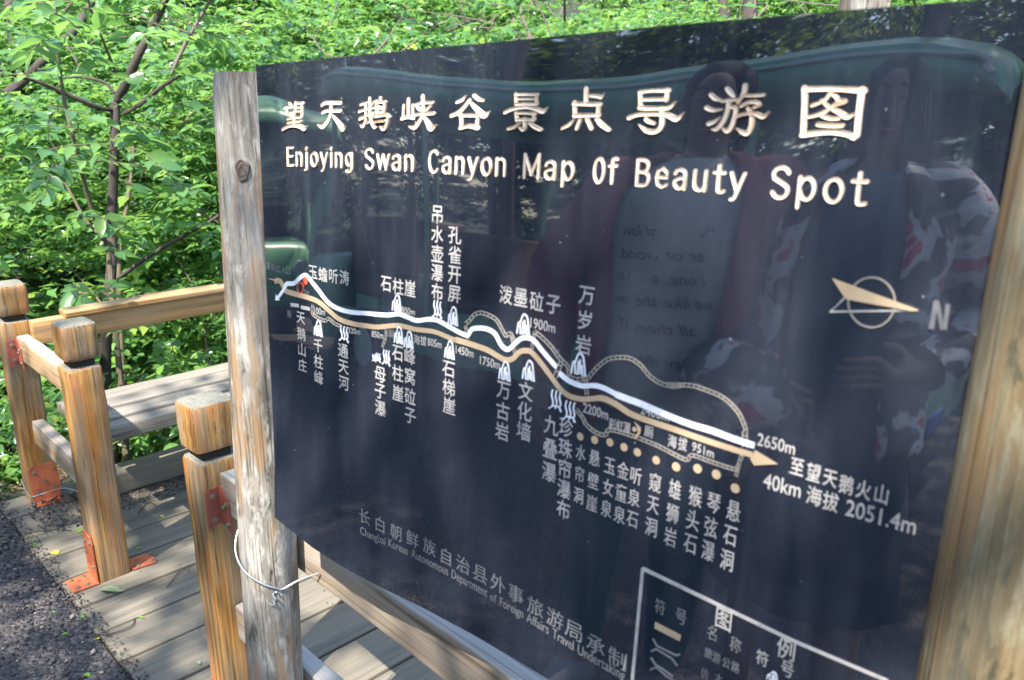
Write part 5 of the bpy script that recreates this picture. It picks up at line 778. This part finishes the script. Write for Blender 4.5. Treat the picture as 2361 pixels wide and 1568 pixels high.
def trousers(root, MW, nd, mat, fat=1.22):
    n_ = {'p': (0, 0, .97, .150, .112), 'pel': (0, 0, .90, .150, .115)}; e_ = [('p', 'pel')]
    for sf in 'RL':
        for k_ in ('hip', 'kne', 'ank'): v_ = nd[k_+sf]; n_[k_+sf] = (v_[0], v_[1], v_[2]+(.02 if k_ == 'ank' else 0), v_[3]*fat, v_[4]*fat)
        e_ += [('pel', 'hip'+sf), ('hip'+sf, 'kne'+sf), ('kne'+sf, 'ank'+sf)]
    return skin('trousers', n_, e_, 'p', mat, root, 2, MW)
def shoes(root, MW, nd, mat):
    for sf in 'RL':
        a = nd['ank'+sf]; t = nd['toe'+sf]; g_ = tube_geo([(a[0], a[1]-.05, .045), (a[0], a[1]+.01, .060), (t[0], t[1]-.03, .048), (t[0], t[1]+.045, .036)], [.040, .052, .050, .030], 12, 4); link('shoe', mesh(*g_), mat, root, MW)
        link('shoe_sole', bev(*box_geo(a[0]-.045, t[0]+.04, a[1]-.085, t[1]+.075, .0, .022), .008), plain('rubber_sole', (.5, .5, .5), .6), root, MW)
def yaw_to(p, q): return math.atan2(-(q[0]-p[0]), q[1]-p[1])
man_loc = (-1.14, -.55, -.02)
mr, MW, nd = person('person in an open maroon jacket over a pale T-shirt with handwriting, facing the sign', man_loc, yaw_to(man_loc, (-.75, .65)), 1.93, {'R': ((.30, -.03, 1.13), (.27, .10, .90), (-.05, .25, -1)), 'L': ((-.32, -.05, 1.13), (-.30, .06, .88), (.05, .2, -1))})
garment('t_shirt', mr, MW, [(1.475, .085, .072, 0), (1.44, .150, .10, -.005), (1.36, .195, .128, 0), (1.22, .190, .128, .002), (1.05, .180, .122, .002), (.86, .185, .130, 0)], (0, 360), TEE)
garment('jacket', mr, MW, [(1.485, .100, .085, -.02), (1.455, .165, .115, -.015), (1.36, .222, .148, 0), (1.20, .215, .148, 0), (1.0, .215, .145, 0), (.80, .225, .150, 0)], (128, 412), MAROON, .012)
for sf in 'RL': sleeve(mr, MW, nd, sf, MAROON, 1.0, 1.4)
trousers(mr, MW, nd, TEAL); shoes(mr, MW, nd, SHOE)
link('hair', mesh(*merge([tube_geo([(0, -.02, 1.60), (0, -.022, 1.66), (0, -.012, 1.705), (0, -.004, 1.735)], [.088, .096, .088, .045], 20, 5, .03)])), HAIR, mr, MW @ Matrix.Translation((0, -.012, -.03)))
for i, (ln, z) in enumerate((('... the light of love', 1.30), ('lover of woods', 1.245), ('my one, smile to', 1.19), ('we like the love', 1.135), ('all them, IT', 1.07), ('by the sea', .99))):
    v_, f_ = glyph(ln, 0.0); w_ = v_[:, 0].max(); sc_ = .038; G_ = []
    vs = []
    for x_, y_ in v_:
        xx = -((x_-w_/2)*sc_+y_*sc_*.45)*1.0; xx = max(-.115, min(.115, xx*min(1, .23/(w_*sc_)))); vs.append((xx, 0.004+.002+.131*math.sqrt(max(0, 1-(xx/.195)**2)), z+y_*sc_))
    link('shirt_writing', mesh(vs, f_, False), DARKP, mr, MW)
wo_loc = (-.70, -.68, -.02)
wr_, MW, nd = person('person with long black hair in a red, white and black floral jacket and dark skirt', wo_loc, yaw_to(wo_loc, (-.55, .65)), 1.92, {'R': ((.31, -.08, 1.16), (.20, .13, 1.06), (-.9, .5, -.1)), 'L': ((-.31, -.08, 1.16), (-.16, .15, 1.04), (.8, .5, -.45))}, sh=.18)
garment('top', wr_, MW, [(1.45, .10, .08, 0), (1.36, .175, .125, 0), (1.22, .165, .130, .01), (1.05, .155, .118, 0), (.88, .180, .130, 0)], (0, 360), SLATE)
garment('jacket', wr_, MW, [(1.475, .105, .085, -.02), (1.44, .165, .115, -.01), (1.36, .205, .145, 0), (1.20, .20, .148, 0), (1.0, .205, .148, 0), (.86, .23, .160, 0)], (125, 415), FLOR, .010)
for sf in 'RL': sleeve(wr_, MW, nd, sf, FLOR if sf == 'R' else CHAR, .95, 1.35)
garment('skirt', wr_, MW, [(1.0, .160, .125, 0), (.85, .200, .160, 0), (.62, .225, .185, 0), (.48, .235, .20, 0)], (0, 360), CHAR)
shoes(wr_, MW, nd, CHAR)
G_ = [tube_geo([(0, -.02, 1.60), (0, -.022, 1.66), (0, -.012, 1.705), (0, -.004, 1.735)], [.090, .100, .094, .045], 20, 5, .02)]
gg = random.Random(4)
for i in range(34):
    a = math.radians(gg.uniform(122, 418)); x_, y_ = .085*math.cos(a), .09*math.sin(a)-.02; G_.append(tube_geo([(x_, y_, 1.68), (x_*1.15, y_*1.15-.005, 1.56), (x_*1.3, y_*1.1-.03, 1.42), (x_*1.5, y_*1.1-.07, 1.24+gg.uniform(-.05, .05))], [.016, .022, .020, .006], 7, 4))
link('hair', mesh(*merge(G_)), HAIR, wr_, MW @ Matrix.Translation((0, -.012, -.03)))
bag = tag(empty('shoulder_bag', wo_loc), 'patterned cloth bag hugged at the waist by the person in the floral jacket', 'bag')
BM = Matrix.Translation(wo_loc) @ Matrix.Rotation(yaw_to(wo_loc, (-.55, .65)), 4, 'Z') @ Matrix.Scale(1.92/1.75, 4)
link('bag_body', mesh(*tube_geo([(-.30, .16, .98), (-.24, .20, 1.0), (-.12, .22, .98), (-.04, .20, .95)], [.03, .085, .09, .04], 14, 5, .03)), FLOR, bag, BM); link('bag_strap', mesh(*tube_geo([(-.28, .16, 1.02), (-.22, .12, 1.25), (-.15, .02, 1.455), (-.10, -.10, 1.40)], [.010]*4, 6, 5)), CHAR, bag, BM)

# ------------------------------------------------------------------ green open shuttle cart parked on the road behind the visitors
GRN = plain('green_coachwork', (.20, .42, .27), .25, spec=.6, var=.06, vs=3); LGRN = plain('pale_green_coachwork', (.22, .46, .25), .3, var=.08, vs=3); RUB = plain('black_rubber', (.015, .015, .016), .7); SEAT = plain('brown_vinyl', (.10, .055, .04), .5, var=.2); TRIM = plain('pale_trim', (.55, .62, .55), .35)
GLS = NT('windscreen_glass'); GLS.setc((.75, .85, .80)); GLS.r(.03); GLS.b.inputs['Transmission Weight'].default_value = 1.0; GLS.b.inputs['IOR'].default_value = 1.12; GLS = GLS.m
BLU = plain('blue_plate', (.02, .06, .28), .4); LTB = plain('headlamp_glass', (.6, .62, .6), .15)
def cart(label, loc, rz, body, L=4.4, Wd=1.45, top=2.02):
    """front towards local +X"""
    c = tag(empty('shuttle_cart', loc), label, 'shuttle cart'); MW = Matrix.Translation(loc) @ Matrix.Rotation(rz, 4, 'Z')
    def pb(name, x0, x1, y0, y1, z0, z1, mat, r=.02, parent=c): return link(name, bev(*box_geo(x0, x1, y0, y1, z0, z1), r, 3), mat, parent, MW)
    h = L/2; wy = Wd/2; pb('floor', -h+.1, h-.35, -wy+.03, wy-.03, .30, .40, RUB)
    pb('front_cowl', h-.55, h-.08, -wy, wy, .32, .92, body, .12); pb('dashboard', h-.75, h-.5, -wy+.06, wy-.06, .72, .90, RUB, .05); pb('rear_panel', -h+.02, -h+.30, -wy, wy, .32, .88, body, .10)
    for s_ in (1, -1): pb('side_skirt', -h+.3, h-.5, s_*wy-.03 if s_ > 0 else -wy, s_*wy if s_ > 0 else -wy+.03, .28, .52, body, .012)
    for i in range(4):
        x = -h+.42+i*.90; pb('seat', x, x+.45, -wy+.08, wy-.08, .62, .72, SEAT, .04); pb('seat_base', x+.05, x+.40, -wy+.10, wy-.10, .40, .62, body, .01); pb('seat_back', x-.06, x+.02, -wy+.08, wy-.08, .74, 1.18, SEAT, .03)
    # roof: arched sheet with rounded ends and a pale gutter line
    vs, fs = [], []; xs_ = np.concatenate([[-h-.02, -h+.02, -h+.10, -h+.25], np.linspace(-h+.5, h-.5, 9), [h-.28, h-.12, h-.03, h+.02]]); ends = {0: -.20, 1: -.12, 2: -.05, 3: -.01, len(xs_)-1: -.20, len(xs_)-2: -.12, len(xs_)-3: -.05, len(xs_)-4: -.01}; prof = [(-1.0, -.20), (-1.0, -.06), (-.96, .0), (-.7, .055), (0, .085), (.7, .055), (.96, 0), (1.0, -.06), (1.0, -.20)]
    for i, x in enumerate(xs_):
        for py_, pz_ in prof: vs.append((x, py_*(wy+.04), top-.09+max(pz_, -.20)+(ends.get(i, 0) if pz_ > -.1 else 0)))
        if i:
            for j in range(len(prof)-1): a = (i-1)*9+j; fs.append((a, a+1, a+10, a+9))
    rf = link('roof', mesh(vs, fs), body, c, MW); sd = rf.modifiers.new('s', 'SOLIDIFY'); sd.thickness = .02
    for s_ in (1, -1):
        link('roof_trim', mesh(*tube_geo([(-h+.05, s_*(wy+.047), top-.22), (-h+.3, s_*(wy+.047), top-.125), (0, s_*(wy+.047), top-.115), (h-.3, s_*(wy+.047), top-.125), (h-.05, s_*(wy+.047), top-.22)], [.017]*5, 6, 4)), TRIM, c, MW)
        for x, z0, dx in ((-h+.10, .80, .02), (-h+1.25, .5, 0), (h-1.20, .5, 0), (h-.30, .88, -.16)): link('pillar', mesh(*tube_geo([(x-dx, s_*(wy-.03), z0), (x, s_*(wy-.03), (z0+top)/2), (x+dx*.3, s_*(wy-.03), top-.12)], [.028]*3, 8, 3)), body, c, MW)
        link('mirror', bev(*box_geo(h-.42, h-.38, s_*(wy+.16)-.09, s_*(wy+.16)+.09, 1.22, 1.50), .015), RUB, c, MW); link('mirror_arm', mesh(*tube_geo([(h-.40, s_*(wy+.14), 1.5), (h-.38, s_*(wy+.05), 1.62), (h-.34, s_*(wy-.02), 1.6)], [.010]*3, 6, 3)), RUB, c, MW)
        link('headlight', mesh(*cyl_geo((h-.10, s_*.48, .68), (1, 0, 0), .10, .04, 18, .085)), LTB, c, MW)
        for x in (-h+.75, h-.80):
            wl = link('wheel', mesh(*merge([cyl_geo((x, s_*(wy-.16), .26), (0, s_, 0), .28, .17, 28)]), True, 40), RUB, c, MW); link('rim', mesh(*cyl_geo((x, s_*(wy+.005), .26), (0, s_, 0), .16, .012, 20, .13)), TRIM, wl, MW)
    link('windscreen', mesh([(h-.16, -wy+.05, .92), (h-.16, wy-.05, .92), (h-.30, wy-.05, top-.16), (h-.30, -wy+.05, top-.16), (h-.165, -wy+.05, .92), (h-.165, wy-.05, .92), (h-.305, wy-.05, top-.16), (h-.305, -wy+.05, top-.16)], [(0, 1, 2, 3), (7, 6, 5, 4), (0, 4, 5, 1), (1, 5, 6, 2), (2, 6, 7, 3), (3, 7, 4, 0)], False), GLS, c, MW)
    link('number_plate', bev(*box_geo(h-.085, h-.07, -.19, .19, .40, .50), .004), BLU, c, MW); pb('bumper', h-.12, h-.02, -wy+.05, wy-.05, .28, .36, RUB, .03)
    link('steering_wheel', mesh(*tube_geo([(h-.86+.16*math.cos(t)*.5, .30+.17*math.sin(t), 1.0+.16*math.cos(t)) for t in np.linspace(0, 6.28, 13)], [.012]*13, 6, 1)), RUB, c, MW); return c
cart('green open-sided shuttle cart with an arched roof, parked behind the two visitors', (-3.05, -3.35, -.03), 0, GRN, 4.6, 1.45, 2.30)
cart('pale green shuttle cart waiting further back along the road', (-7.6, -2.6, -.03), math.radians(8), LGRN, 3.8, 1.4, 2.0)
